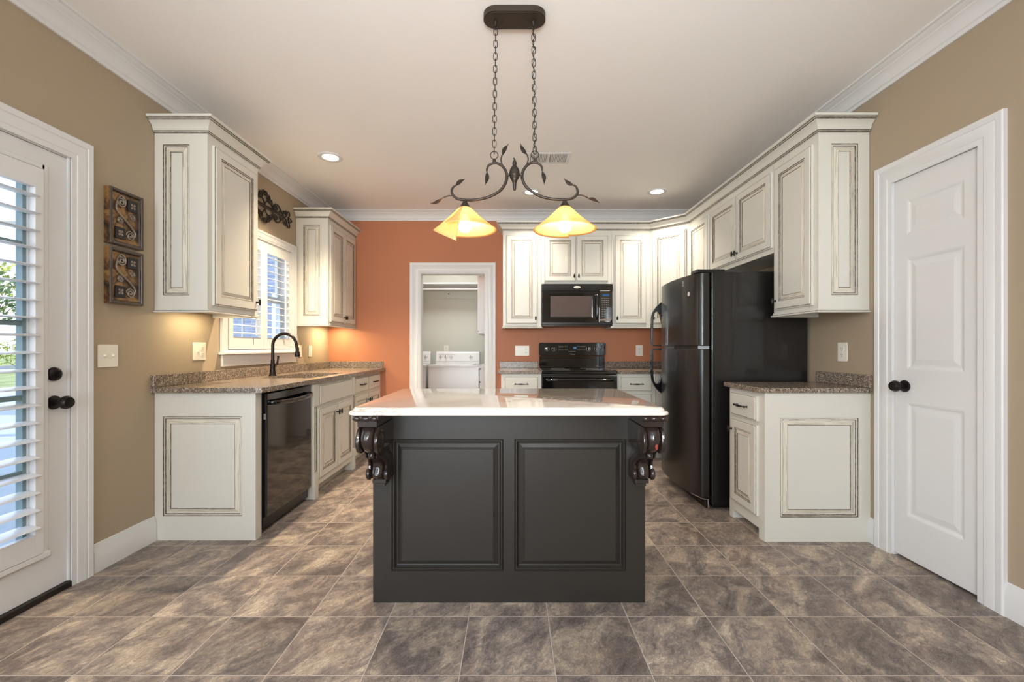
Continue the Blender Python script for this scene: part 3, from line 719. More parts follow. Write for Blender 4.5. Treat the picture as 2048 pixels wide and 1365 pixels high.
# ------------------------------------------------------------------ countertops with backsplash
def rc(x, y, r, a0, a1, n=4): return [(x + r * math.cos(math.radians(a0 + (a1 - a0) * k / n)), y + r * math.sin(math.radians(a0 + (a1 - a0) * k / n))) for k in range(n + 1)]
Z0, Z1 = ZT, 0.903
mb = MB(); sx0, sx1, sy0, sy1 = -1.93, -1.545, 3.385, 4.065; xe = -1.453
mb.prism([(XL + .001, 2.572), (xe - .045, 2.572), (xe - .012, 2.584), (xe, 2.617), (xe, sy0), (XL + .001, sy0)], Z0, Z1)
mb.box(XL + .001, sy0, Z0, sx0, sy1, Z1).box(sx1, sy0, Z0, xe, sy1, Z1).box(XL + .001, sy1, Z0, xe, YB - .001, Z1)
ct = thing('countertop', 'long speckled grey-brown laminate countertop under the window', 'countertop', (0, 0, 0))
mb.build('worktop', M['granite'], ct, weld=False)
tag(MB().box(XL + .001, 2.572, Z1, XL + .022, YB - .001, .977).box(XL + .022, YB - .022, Z1, -1.478, YB - .001, .977).build('backsplash', M['granite'], bevel=.003), 'long low speckled backsplash along the left wall, turning onto orange wall', 'backsplash')
ct = thing('countertop', 'short speckled laminate countertop beside the refrigerator on the right', 'countertop')
MB().prism([(XR - .001, 2.565), (XR - .001, 3.015), (1.447, 3.015), (1.447, 2.61), (1.459, 2.577), (1.492, 2.565)], Z0, Z1).build('worktop', M['granite'], ct, bevel=.003)
tag(MB().box(XR - .022, 2.565, Z1, XR - .001, 3.015, .977).build('backsplash', M['granite'], bevel=.003), 'short low speckled backsplash on right wall beside the pantry door', 'backsplash')
ct = thing('countertop', 'small speckled laminate countertop left of the range', 'countertop')
MB().box(-.145, 4.425, Z0, .300, YB - .001, Z1).build('worktop', M['granite'], ct, bevel=.003)
tag(MB().box(-.145, YB - .022, Z1, .300, YB - .001, .977).build('backsplash', M['granite'], bevel=.003), 'low speckled backsplash left of the range under triple wall plate', 'backsplash')
ct = thing('countertop', 'speckled laminate corner countertop right of the range', 'countertop')
MB().box(1.062, 4.425, Z0, XR - .001, YB - .001, Z1).build('worktop', M['granite'], ct, bevel=.003)
tag(MB().box(1.062, YB - .022, Z1, XR - .001, YB - .001, .977).build('backsplash', M['granite'], bevel=.003), 'low speckled backsplash between range and refrigerator', 'backsplash')

# sink and faucet
sk = MB(); a, b, c_, d = sx0 + .002, sy0 + .002, sx1 - .002, sy1 - .002; zb = .70
sk.box(a, b, zb, c_, d, zb + .006).box(a, b, zb, a + .006, d, Z0 + .004).box(c_ - .006, b, zb, c_, d, Z0 + .004).box(a, b, zb, c_, b + .006, Z0 + .004).box(a, d - .006, zb, c_, d, Z0 + .004)
sko = sk.build('kitchen_sink', M['granite']); tag(sko, 'undermount speckled sink basin set in the counter below window', 'sink')
MB().lathe([(.04, .0), (.04, .003), (.025, .004)], ((a + c_) / 2, (b + d) / 2, zb + .0062), 'z', 20).build('drain', M['chrome'], sko, smooth=40)
fc = thing('faucet', 'dark bronze gooseneck pull-down faucet standing behind the sink', 'faucet', (-1.975, 3.64, Z1), 0)
MB().lathe([(.031, 0), (.031, .004), (.026, .010), (.022, .04), (.019, .075), (.020, .08), (.020, .10), (.016, .105), (.015, .13)], (0, 0, 0), 'z', 20).build('faucet_base', M['bronze'], fc, smooth=50)
pts = [(0, 0, .12), (0, 0, .20), (0, 0, .25)] + [(0.098 - 0.098 * math.cos(t), 0, .25 + 0.098 * math.sin(t)) for t in [PI * k / 16 for k in range(1, 16)]] + [(.196, 0, .245), (.200, 0, .232)]
MB().tube(pts, .0125, 12).build('spout', M['bronze'], fc, smooth=60)
MB().lathe([(.012, 0), (.014, -.004), (.014, -.03), (.019, -.04), (.022, -.075), (.020, -.078), (.0, -.078)], (.203, 0, .236), 'z', 16).build('spray_head', M['bronze'], fc, smooth=50)
MB().lathe([(.014, .0), (.015, .025), (.010, .035)], (.0, .012, .085), 'y', 14).tube([(0, .035, .085), (.006, .055, .095), (.01, .062, .13), (.012, .064, .165)], [.008, .009, .007, .009], 8).build('lever', M['bronze'], fc, smooth=60)

# ------------------------------------------------------------------ dishwasher
dwt = thing('dishwasher', 'glossy black dishwasher built under the left counter', 'dishwasher', (-1.52, 2.672, 0), R90)
MB().box(.004, .02, .09, .600, .56, .862).box(.01, .06, 0.0, .596, .55, .09).build('body', M['blacksatin'], dwt)
MB().rbox(.010, -.030, .105, .600, .018, .858, .006, axis='y').build('door', M['black'], dwt, bevel=.004)
MB().box(.012, -.006, .03, .598, .056, .100).build('kick_plate', M['blacksatin'], dwt)
pts = smooth_pts([(.045, -.030, .800), (.05, -.052, .798), (.10, -.066, .794), (.305, -.074, .790), (.51, -.066, .794), (.56, -.052, .798), (.565, -.030, .800)], 5)
MB().tube(pts, .015, 10, flat=.55, flatdir=(0, 0, 1)).build('handle', M['black'], dwt, smooth=60)
for k in range(4): pass
MB().box(.0085, -.024, .70, .0105, -.010, .735, 0).build('vent_button', M['grey'], dwt)

# ------------------------------------------------------------------ island
isl = thing('kitchen_island', 'espresso-painted kitchen island base with two raised panels', 'kitchen island', (0, 1.968, 0))
ix0, ix1 = -.620, .5935
MB().box(ix0, .0305, 0, ix1, .53, .8745).build('body', M['espresso'], isl)
ringI = [(.003, .006, 0), (.007, .003, 0), (.011, .003, 0), (.015, .012, 0), (.019, .018, 0), (.024, .019, 0), (.040, .012, 0), (.042, .008, 0), (.045, .008, 0), (.047, .005, 0)]
MB().board(ix0, 0, ix1, .8745, .030, 0, [(-.538, .1395, -.038, .730), (.0105, .1395, .510, .730)], ringI).build('front_panel', M['espresso'], isl)
# corbels
def corbel(parent, xc):
    prof = [(.000, .242), (.004, .248), (.012, .250), (.020, .246), (.024, .236), (.026, .228), (.030, .228), (.050, .228), (.052, .214), (.060, .224), (.075, .236), (.095, .243), (.115, .240), (.135, .226), (.150, .205), (.160, .186), (.168, .180), (.176, .184), (.186, .180), (.194, .160), (.205, .128), (.220, .104), (.238, .094), (.250, .096), (.262, .104), (.276, .106), (.290, .096), (.300, .074), (.303, .062)]
    slices = [(-.044, -.030, 1), (-.043, -.010, 1), (-.038, -.004, 1), (-.031, -.006, 1), (-.028, -.022, 1), (-.025, -.012, 1), (-.018, .000, 1), (-.009, .004, 1), (0, .006, 1)]
    slices = slices + [(-x, o, 1) for x, o, _ in slices[:-1]][::-1]
    mb = MB(); vs = []; n = len(prof)
    for (sx, off, _) in slices:
        for (dz, dep) in prof:
            k = 0.0 if dz < .051 else 1.0
            wx = sx * (1.14 if dz < .0245 else (.86 if dz < .051 else (1.0 if dz < .16 else (0.55 + .45 * min(1, abs(dz - .18) / .05)))))
            vs.append((xc + wx, -(dep + off * k) , .8745 - dz))
    fs = []
    m = len(slices)
    for i in range(m - 1):
        for j in range(n - 1): fs.append((i * n + j, i * n + j + 1, (i + 1) * n + j + 1, (i + 1) * n + j))
    # side walls back to the face
    o = len(vs)
    for i in (0, m - 1):
        for j in range(n): vs.append((vs[i * n + j][0], 0.0, vs[i * n + j][2]))
    for q, i in enumerate((0, m - 1)):
        for j in range(n - 1): fs.append((i * n + j, i * n + j + 1, o + q * n + j + 1, o + q * n + j))
    fs.append(tuple(i * n for i in range(m)) + (o + n, o)); fs.append(tuple(i * n + n - 1 for i in range(m)) + (o + 2 * n - 1, o + n - 1))
    mb.add(vs, fs)
    cb = mb.build('corbel', M['espresso2'], parent, smooth=38)
    for q in (-.034, 0, .034): MB().ball((xc + q, -.243, .8745 - .0135), .016 if q else .020, .012, .0125, 12, 8).build('cap_lobe', M['espresso2'], cb, smooth=60)
    for s in (-1, 1):
        xs = xc + s * .036
        sc = MB(); sc.lathe([(.0, -.011), (.040, -.011), (.050, -.006), (.052, 0), (.050, .006), (.040, .011), (.030, .008), (.024, .013), (.0, .014)], (xs, -.190, .8745 - .112), 'x', 22)
        sc.build('upper_scroll', M['espresso2'], cb, smooth=40); sc = MB()
        sc.lathe([(.0, -.010), (.020, -.010), (.026, -.005), (.027, 0), (.026, .005), (.018, .010), (.0, .012)], (xc + s * .038, -.082, .8745 - .275), 'x', 18)
        sc.build('lower_scroll', M['espresso2'], cb, smooth=40)
    MB().box(xc - .030, -.070, .8745 - .322, xc + .030, -.0005, .8745 - .304).box(xc - .022, -.055, .8745 - .338, xc + .022, -.0005, .8745 - .323).build('corbel_foot', M['espresso'], cb, bevel=.003)
    return cb
corbel(isl, -.572); cb = corbel(isl, .560)
MB().ball((.566, -.2425, .8745 - .125), .006, .004, .013, 10, 7).build('worn_spot', M['red'], cb)
top = MB(); W0, W1, D0, D1 = -.636, .610, 1.694, 2.53
def lay(ins, z):
    r = .03; x0, x1, y0, y1 = W0 + ins, W1 - ins, D0 + ins, D1 - ins
    pts = []
    for (cx, cy, a) in ((x1 - r, y1 - r, 0), (x0 + r, y1 - r, 90), (x0 + r, y0 + r, 180), (x1 - r, y0 + r, 270)): pts += rc(cx, cy, r, a, a + 90, 4)
    return [(x, y, z) for x, y in pts]
LV = [(.004, .8755), (0, .879), (0, .886), (.003, .891), (.010, .893), (.012, .896), (.013, .900), (.017, .904), (.022, .905)]
vs = []; n = 0
for i_, z_ in LV: q = lay(i_, z_); n = len(q); vs += q
fs = [tuple(range(n)), tuple(range((len(LV) - 1) * n, len(LV) * n))]
for i in range(len(LV) - 1):
    for k in range(n): fs.append((i * n + k, i * n + (k + 1) % n, (i + 1) * n + (k + 1) % n, (i + 1) * n + k))
top.add(vs, fs)
tag(top.build('island_countertop', M['marble'], smooth=35), 'glossy white veined quartz slab with ogee edge on island', 'countertop')

# ------------------------------------------------------------------ refrigerator (front faces -X)
fr = thing('refrigerator', 'black top-freezer refrigerator with curved doors against the right wall', 'refrigerator', (1.40, 3.87, 0), -R90)
FW, FD = .775, 2.075 - 1.40
MB().box(0, .002, .035, FW, FD, 1.672).box(.03, .02, .0, .09, .6, .034).box(FW - .09, .02, 0, FW - .03, .6, .034).build('body', M['fridge'], fr, bevel=.006)
def fdoor(name, z0, z1):
    pts = [(0.0, -.012)]
    f = [(.004, -.085), (.03, -.100), (.10, -.113), (.20, -.126), (.32, -.134), (.44, -.134), (.56, -.126), (.66, -.110), (.72, -.096), (.752, -.082), (.768, -.064), (.772, -.046), (.772, -.012)]
    P = [(0, 0, 0)]
    poly = [(0, -.012)] + f
    sm = [(0.0, -.012)] + [(p.x, p.y) for p in smooth_pts([(a, b, 0) for a, b in f[:-1]], 3)] + [f[-1]]
    return MB().prism(sm, z0, z1).build(name, M['fridge'], fr, smooth=30, bevel=.004)
fz = fdoor('freezer_door', 1.150, 1.665); rd = fdoor('refrigerator_door', .085, 1.128)
MB().prism([(.0, -.012), (.01, -.08), (.2, -.118), (.4, -.126), (.6, -.112), (.74, -.08), (.765, -.012)], 1.1285, 1.1495).build('door_gap_trim', M['blacksatin'], fr)
MB().box(.66, -.10, 1.6655, .768, .10, 1.690).build('top_hinge_cover', M['blacksatin'], fr, bevel=.006)
def handle(par, zs):
    z0, z1 = zs; s = 1 if z0 > z1 else -1
    outer = smooth_pts([(-.098, z0, 0), (-.122, z0 - s * .018, 0), (-.150, z0 - s * .048, 0), (-.174, z0 - s * .088, 0), (-.186, z0 - s * .135, 0), (-.190, z0 - s * .20, 0), (-.191, z1, 0)], 4)
    inner = smooth_pts([(-.174, z1, 0), (-.173, z0 - s * .20, 0), (-.170, z0 - s * .14, 0), (-.160, z0 - s * .100, 0), (-.143, z0 - s * .086, 0), (-.124, z0 - s * .094, 0), (-.112, z0 - s * .125, 0), (-.098, z0 - s * .19, 0)], 4)
    P = [(p.x, p.y) for p in outer] + [(p.x, p.y) for p in inner]; n = len(P)
    mb = MB().add([(.016, a, b) for a, b in P] + [(.044, a, b) for a, b in P], [tuple(range(n)), tuple(range(2 * n - 1, n - 1, -1))] + [(i, (i + 1) % n, n + (i + 1) % n, n + i) for i in range(n)])
    o = mb.build('handle', M['black'], par, smooth=40, bevel=.006, seg=3)
    MB().box(.022, -.180, z1 - .004 * s - .006, .040, -.095, z1 - .004 * s + .006).build('handle_foot', M['black'], o)
    return o
handle(fz, (1.535, 1.160)); handle(rd, (.735, 1.118))
MB().lathe([(.016, -.0015), (.016, .0015)], (.655, -.1125, 1.528), 'y', 20).build('sticker', M['plate'], fz)
bd = MB().tube([(x, -.1225, z) for x, _, z in arc(.575, 1.623, .008, 0, 2 * PI, 16)], .0026, 6)
bd.box(.5730, -.1240, 1.590, .5770, -.121, 1.617).tube([(.563, -.1225, 1.604), (.570, -.1235, 1.596), (.580, -.1235, 1.596), (.587, -.1225, 1.604)], .0015, 6)
bd.build('badge', M['mark'], fz)
MB().tube([(.58, -.105, .092), (.66, -.082, .072), (.70, -.075, .074), (.762, -.050, .072), (.768, -.02, .070), (.768, -.018, .012)], .006, 6).build('foot_bracket', M['chrome'], fr, smooth=50)
MB().box(.02, -.035, .004, .752, -.002, .078).build('base_grille', M['blacksatin'], fr, bevel=.004)

# ------------------------------------------------------------------ range
rg = thing('range', 'glossy black electric range with control panel against orange wall', 'stove', (.305, 4.44, 0), 0)
RW = .752
MB().box(0, .03, .02, RW, .62, .895).build('body', M['blacksatin'], rg, bevel=.004)
MB().box(0, 0, .896, RW, .615, .908).build('cooktop', M['blackglass'], rg, bevel=.004)
MB().rbox(.004, -.002, .868, RW - .004, .03, .894, .006, axis='x').build('vent_strip', M['black'], rg)
od = MB().rbox(.006, -.035, .24, RW - .006, .028, .862, .02, axis='x').build('oven_door', M['black'], rg)
MB().box(.13, -.038, .36, RW - .13, -.0355, .74).build('oven_window', M['blackglass'], od)
hp = smooth_pts([(.05, -.035, .81), (.055, -.07, .812), (.12, -.085, .815), (RW / 2, -.092, .818), (RW - .12, -.085, .815), (RW - .055, -.07, .812), (RW - .05, -.035, .81)], 5)
MB().tube(hp, .014, 10).build('oven_handle', M['black'], od, smooth=60)
MB().rbox(.006, -.02, .04, RW - .006, .028, .225, .015, axis='x').build('storage_drawer', M['black'], rg)
cpn = MB().rbox(.0, .545, 1.045, RW, .618, 1.192, .018, axis='y').build('control_panel', M['black'], rg, bevel=.004)
MB().box(.006, .565, .909, RW - .006, .615, 1.038).build('backguard', M['black'], rg, bevel=.003)
for i, x in enumerate((.090, .170, .560, .650)):
    kx = MB().lathe([(.021, 0), (.021, -.004), (.017, -.008), (.016, -.022), (.0, -.023)], (x, .5445, 1.122), 'y', 20)
    k_ = kx.build('burner_knob', M['black'], cpn, smooth=40)
    MB().box(x - .003, .5205, 1.106, x + .003, .5222, 1.140).tube([(a_, .5435, b_) for a_, _, b_ in arc(x, 1.122, .024, PI * .75, PI * 2.25, 14)], .0012, 5).build('knob_mark', M['mark'], k_)
MB().box(.385, .5425, 1.120, .425, .5445, 1.146).build('clock_display', M['blue_display'], cpn)
text('clock_digits', '42', .018, cpn, (.408, .542, 1.133), (R90, 0, 0), M['mark'])
mk = MB()
for r_, z in enumerate((1.148, 1.138, 1.114, 1.104)):
    for k in range(6): mk.box(.222 + k * .018, .5430, z, .232 + k * .018, .5445, z + (.002 if r_ % 2 else .005))
for r_, z in enumerate((1.150, 1.140, 1.116, 1.106)):
    for k in range(7): mk.box(.432 + k * .014, .5430, z, .442 + k * .014, .5445, z + (.002 if r_ % 2 else .005))
mk.build('button_legend', M['grey'], cpn); mk = MB()
for k in range(6): mk.box(.335 + k * .014, .5430, 1.088, .344 + k * .014, .5445, 1.094)
mk.build('centre_legend', M['grey'], cpn); mk = MB()
mk.build('button_row', M['grey'], cpn)
MB().box(.722, .5430, 1.10, .726, .5445, 1.16).build('side_mark', M['mark'], cpn)
text('logo', 'Whirlpool', .014, cpn, (.376, .5435, 1.062), (R90, 0, 0), M['mark'])
for (x, y, r) in ((.20, .17, .10), (.55, .17, .08), (.20, .42, .075), (.55, .42, .10)):
    MB().tube([(x + r * math.cos(a_), y + r * math.sin(a_), .9082) for a_ in [2 * PI * k / 32 for k in range(32)]], .001, 5, closed=True).build('burner_ring', M['grey'], rg)

# ------------------------------------------------------------------ microwave
mw = thing('microwave', 'black over-the-range microwave mounted under the small wall cabinet', 'microwave', (.3185, 4.68, 1.366), 0)
MWW, MH = .751, .448
MB().box(0, .025, .012, MWW, .387, MH).build('body', M['blacksatin'], mw)
MB().rbox(0, 0, MH - .078, MWW, .024, MH, .004, axis='x').build('vent_grille', M['black'], mw)
dr = MB().board(.0, .040, .600, MH - .082, .024, 0, [(.075, .085, .540, MH - .115)], [(.004, .002, 0), (.010, .003, 0)]).build('door', M['black'], mw)
MB().box(.090, .0005, .098, .525, .0025, MH - .130).build('door_window', M['window_grey'], dr)
hp = smooth_pts([(.574, 0, .075), (.576, -.025, .085), (.578, -.034, .12), (.579, -.037, .205), (.578, -.034, .29), (.576, -.025, .325), (.574, 0, .335)], 5)
MB().tube(hp, .0125, 10, flat=.8).build('handle', M['black'], dr, smooth=60)
pn = MB().rbox(.603, .0, .040, MWW - .002, .024, MH - .082, .004, axis='z').build('keypad_panel', M['blackglass'], mw)
MB().box(.640, -.0015, .315, .712, -.0003, .338).build('display', M['blue_display'], pn)
kk = MB()
for r_ in range(9):
    for k in range(4):
        kk.box(.634 + k * .021, -.0015, .290 - r_ * .024, .646 + k * .021, -.0003, .300 - r_ * .024)
kk.build('keys', M['grey'], pn)
MB().rbox(.615, -.002, .055, .735, -.0003, .072, .006, axis='y').build('open_button', M['plaque_relief'], pn)
MB().box(.0, .004, .0, MWW, .38, .0115).box(.0, -.004, .018, MWW, .024, .036).build('bottom_vent', M['blacksatin'], mw, bevel=.003)
el = MB(); el.prism([(.037 * math.cos(a_), .013 * math.sin(a_)) for a_ in [2 * PI * k / 28 for k in range(28)]], 0, .0012)
lo = el.build('logo_badge', M['plate'], mw, loc=(MWW / 2 - .003, -.0002, MH - .036)); lo.rotation_euler = (R90, 0, 0)
text('logo_text', 'Whirlpool', .013, lo, (0, 0, .0013), (0, 0, 0), M['slot'], .0002)
MB().box(.615, -.0012, MH - .078 + .002, .720, -.0002, MH - .078 + .007).build('model_strip', M['mark'], mw)

# ------------------------------------------------------------------ switch plates and outlets (local front faces -y)
def plate(name, label, cat, loc, rotz, W, H, kinds):
    r = thing(name, label, cat, loc, rotz)
    MB().rbox(-W / 2, -.006, -H / 2, W / 2, -.0005, H / 2, .005).build('wall_plate', M['plate'], r, bevel=.002)
    n = len(kinds)
    for i, k in enumerate(kinds):
        x = (i - (n - 1) / 2) * .046
        if k == 's':
            o = MB().box(x - .0055, -.0075, -.012, x + .0055, -.0061, .012).box(x - .0035, -.019, -.002, x + .0035, -.0075, .008)
            o.build('toggle', M['plate'], r)
        elif k == 'd':
            MB().rbox(x - .016, -.009, -.034, x + .016, -.0061, .034, .003).build('rocker', M['plate'], r)
        else:
            for z in (-.020, .020):
                o = MB().lathe([(.0165, -.0061), (.0165, -.0085)], (x, 0, z), 'y', 20).build('receptacle', M['plate'], r)
                MB().box(x - .0075, -.0092, z - .001, x - .0055, -.0086, z + .008).box(x + .0045, -.0092, z - .001, x + .0065, -.0086, z + .007).lathe([(.0025, -.0086), (.0025, -.0092)], (x, 0, z - .007), 'y', 8).build('socket_slots', M['slot'], o)
    return r
plate('switch_plate', 'ivory double toggle switch plate between glazed door and left counter', 'light switch', (XL, 2.299, 1.095), R90, .114, .118, 'ss')
plate('outlet_plate', 'ivory switch and outlet plate under the left wall cabinet', 'outlet', (XL, 2.972, 1.112), R90, .122, .120, 'so')
plate('outlet_plate', 'ivory outlet plate on the left wall just behind faucet head', 'outlet', (XL, 4.38, 1.10), R90, .074, .115, 'd')
plate('switch_plate', 'slim ivory rocker switch plate on left wall nearest the orange corner', 'light switch', (XL, 4.605, 1.098), R90, .074, .118, 'd')
plate('switch_plate', 'wide white triple plate of switches and outlet left of the range', 'light switch', (.116, YB, 1.100), 0, .162, .116, 'sso')
plate('outlet_plate', 'white outlet plate on orange wall right of the range', 'outlet', (1.462, YB, 1.102), 0, .078, .122, 'o')
plate('outlet_plate', 'white outlet plate on right wall above the short counter', 'outlet', (XR, 2.797, 1.11), -R90, .080, .120, 'o')

# ------------------------------------------------------------------ wall plaques
def spiral(cx, cz, r0, r1, a0, turns, n=26, y=0.0, x_=1):
    out = []
    for k in range(n + 1):
        t = k / n; r = r0 + (r1 - r0) * t; a = a0 + turns * 2 * PI * t; out.append((cx + x_ * r * math.cos(a), y, cz + r * math.sin(a)))
    return out
def plaque(label, z0, z1, flip):
    r = thing('wall_plaque', label, 'wall art', (XL, 2.278, z0), R90, 'pair of bronze scroll plaques')
    W_, H_ = .206, z1 - z0
    MB().board(0, 0, W_, H_, -.001, -.030, [(.016, .016, W_ - .016, H_ - .016)], [(.004, .006, 1), (.008, .007, 0)]).build('panel', [M['plaque'], M['plaque_dark']], r, bevel=.002)
    fr_ = MB(); t_ = .010
    fr_.box(-.001, -.036, 0, .014, -.0302, H_).box(W_ - .014, -.036, 0, W_ + .001, -.0302, H_).box(.014, -.036, 0, W_ - .014, -.0302, .014).box(.014, -.036, H_ - .014, W_ - .014, -.0302, H_)
    fr_.build('rim', M['plaque_rim'], r, bevel=.003)
    s = MB(); y = -.027
    s.tube(smooth_pts([p for p in spiral(.072, .232, .004, .030, 0.6, 2.2, 22, y)] + [(.040, y, .200), (.055, y, .170), (.090, y, .145), (.128, y, .118), (.158, y, .085), (.152, y, .060)], 2), .0052, 6)
    s.tube(spiral(.128, .062, .004, .028, PI, 2.0, 24, y), .0045, 6)
    s.tube(spiral(.066, .135, .003, .018, 0, 2.0, 20, y), .0035, 6); s.tube(spiral(.142, .165, .003, .018, PI, 2.0, 20, y), .0035, 6)
    s.build('scroll_relief', M['plaque_relief'], r, smooth=60)
    for (a, b) in ((.112, .196), (.036, .034)):
        q = MB().box(a, -.031, b, a + .062, -.0225, b + .062).build('square_tile', M['plaque_dark'], r, bevel=.002)
        p = MB()
        for k in range(4):
            an = PI / 4 + k * R90; p.ball((a + .031 + .012 * math.cos(an), -.0312, b + .031 + .012 * math.sin(an)), .007, .002, .007, 10, 6)
        p.ball((a + .031, -.0315, b + .031), .004, .002, .004, 8, 5)
        p.build('flower', M['plaque_relief'], q, smooth=60)
plaque('upper of two dark bronze scroll plaques on taupe wall beside the glazed door', 1.683, 1.978, 0)
plaque('lower of two dark bronze scroll plaques on taupe wall, above switch plate', 1.371, 1.664, 1)

# ------------------------------------------------------------------ scrolled iron wall decor over the window
sd = thing('scroll_wall_decor', 'dark scrolled iron wall decoration hung above the kitchen window', 'wall art', (XL, 3.74, 2.335), R90)
core = MB(); y = -.014
for s in (-1, 1):
    core.tube([(0, y, 0), (s * .20, y - .004, .0), (s * .33, y, 0)], [.009, .007, .005], 6)
    core.tube([(0, y, .012), (s * .16, y, .014), (s * .30, y, .002)], .0065, 6)
core.build('stem', M['iron'], sd, smooth=60)
for s in (-1, 1):
    m1 = MB(); m2 = MB()
    for t in (-1, 1):
        m1.tube([(s * a, y, t * b) for a, _, b in spiral(.055, .085, .006, .032, -.5, 1.5, 22)] + [], .006, 6)
        m1.tube([(s * a, y, t * b) for a, _, b in spiral(.018, .115, .004, .024, 2.2, 1.3, 18)], .0065, 6)
        m1.tube([(s * a, y, t * b) for a, _, b in spiral(.095, .062, .004, .026, 1.0, 1.4, 18)], .0065, 6)
        m1.tube([(s * a, y, t * b) for a, _, b in smooth_pts([(.0, 0, .02), (.03, 0, .055), (.075, 0, .06), (.12, 0, .03), (.14, 0, .0)], 5)], .006, 6)
        m2.tube([(s * a, y, t * b) for a, _, b in smooth_pts([(.12, 0, .01), (.14, 0, .055), (.18, 0, .078), (.225, 0, .070), (.27, 0, .035), (.315, 0, .004)], 5)], .0065, 6)
        m2.tube([(s * a, y, t * b) for a, _, b in spiral(.178, .040, .004, .026, .2, 1.6, 20)], .0065, 6)
        m2.tube([(s * a, y, t * b) for a, _, b in spiral(.245, .026, .003, .014, 2.0, 1.4, 16)], .005, 6)
        m2.tube([(s * a, y, t * b) for a, _, b in spiral(.345, .048, .003, .018, -.8, 1.4, 16)], .0065, 6)
        m2.tube([(s * a, y, t * b) for a, _, b in smooth_pts([(.33, 0, .004), (.36, 0, .03), (.385, 0, .07), (.41, 0, .072), (.415, 0, .045), (.39, 0, .015)], 5)], .006, 6)
        m2.tube([(s * a, y, t * b) for a, _, b in smooth_pts([(.30, 0, .006), (.30, 0, .05), (.32, 0, .055), (.325, 0, .03)], 4)], .005, 6)
    m2.tube([(s * a, y, b) for a, _, b in smooth_pts([(.39, 0, 0), (.42, 0, .018), (.455, 0, 0), (.42, 0, -.018), (.39, 0, 0)], 5)], .0065, 6)
    m1.build('inner_scrollwork', M['iron'], sd, smooth=60); m2.build('outer_scrollwork', M['iron'], sd, smooth=60)
MB().box(-.03, -.013, -.006, .03, -.0005, .006).build('hanger', M['iron'], sd)

# ------------------------------------------------------------------ pendant light over the island
PY = 2.065
def pq(px, py): return ((840 + px / 5.389 - 1024) / 427.1, 1.14 + (695 - (270 + py / 5.389)) / 427.1)
pl = thing('pendant_light', 'dark iron vine pendant light with two amber glass shades above island', 'pendant light', (0.0117, PY, ZC))
ox = .0117
def PW(px, py, dy=0.0):
    x, z = pq(px, py); return (x - ox, dy, z - ZC)
can = MB(); 
pts = [(.145 - .058 + .058 * math.cos(a_), .058 * math.sin(a_)) for a_ in [-R90 + PI * k / 12 for k in range(13)]] + [(-.145 + .058 + .058 * math.cos(a_), .058 * math.sin(a_)) for a_ in [R90 + PI * k / 12 for k in range(13)]]
can.prism(pts, -.028, -.0005); can.prism([(x * .96, y * .93) for x, y in pts], -.032, -.028)
cn = can.build('canopy', M['canopy'], pl, smooth=30)
for x in (-.062, .062): MB().ball((x, -.005, -.036), .004, .004, .005, 8, 6).build('canopy_screw', M['iron'], cn)
CHX = (PW(800, 235)[0], PW(1238, 235)[0]); CTX = ((991 - 1024) / 427.1 - ox - .0045, (1067 - 1024) / 427.1 - ox + .002)
for s in (0, 1):
    cx = CHX[s]; tx = (-.088, .088)[s]
    MB().lathe([(.009, -.032), (.010, -.040), (.006, -.046), (.006, -.058)], (tx, 0, 0), 'z', 12).tube([(tx + .007 * math.cos(a_), 0, -.064 + .008 * math.sin(a_)) for a_ in [2 * PI * k / 14 for k in range(14)]], .002, 6, closed=True).build('chain_hook', M['iron'], pl, smooth=60)
    ch = MB(); zt, zbm = -.066, PW(0, 235)[2] + .016; N = 20; pitch = (zt - zbm) / N
    for k in range(N):
        zc = zt - pitch * (k + .5); xc = tx + (cx - tx) * (k + .5) / N
        hl, hw = pitch * .5 + .0035, .0085
        ring_ = []
        for q in range(16):
            a_ = 2 * PI * q / 16; u = hw * math.cos(a_); v = (hl - hw) * (1 if math.sin(a_) > 0 else -1) * (1 if abs(math.sin(a_)) > .01 else 0) + hw * math.sin(a_)
            ring_.append((xc + u, 0, zc + v) if (k + s) % 2 == 0 else (xc, u, zc + v))
        ch.tube(ring_, .0018, 6, closed=True)
    ch.build('chain', M['iron'], pl, smooth=60)
# cord woven through the right chain
pts = [(.088 + (CHX[1] - .088) * k / 60 + .006 * math.sin(k * 1.25), .006 * math.cos(k * 1.25), -.04 + (PW(0, 250)[2] + .04) * k / 60) for k in range(61)]
MB().tube(pts, .0016, 6).build('cord', M['slot'], pl, smooth=60)
def leaf(mb, base, tip, w):
    b = Vector(base); t = Vector(tip); d = (t - b); L_ = d.length; d.normalize(); n = Vector((-d.z, 0, d.x)); k = 8; vs = []
    for i in range(k + 1):
        u = i / k; hw = w * math.sin(PI * min(1, u * 1.08 if u < .9 else 1)) ** .8 * (1 - .35 * u) if 0 < u < 1 else .0008
        cu = .006 * math.sin(u * PI); c_ = b + d * (L_ * u) + n * (cu * .8)
        vs += [c_ + n * hw + Vector((0, .003, 0)), c_ + Vector((0, -.003, 0)), c_ - n * hw + Vector((0, .003, 0)), c_ + Vector((0, .005, 0))]
    fs = []
    for i in range(k):
        for j in range(4): fs.append((i * 4 + j, i * 4 + (j + 1) % 4, (i + 1) * 4 + (j + 1) % 4, (i + 1) * 4 + j))
    fs += [(0, 1, 2, 3), tuple(k * 4 + j for j in range(4))]
    mb.add(vs, fs)
SHX = []
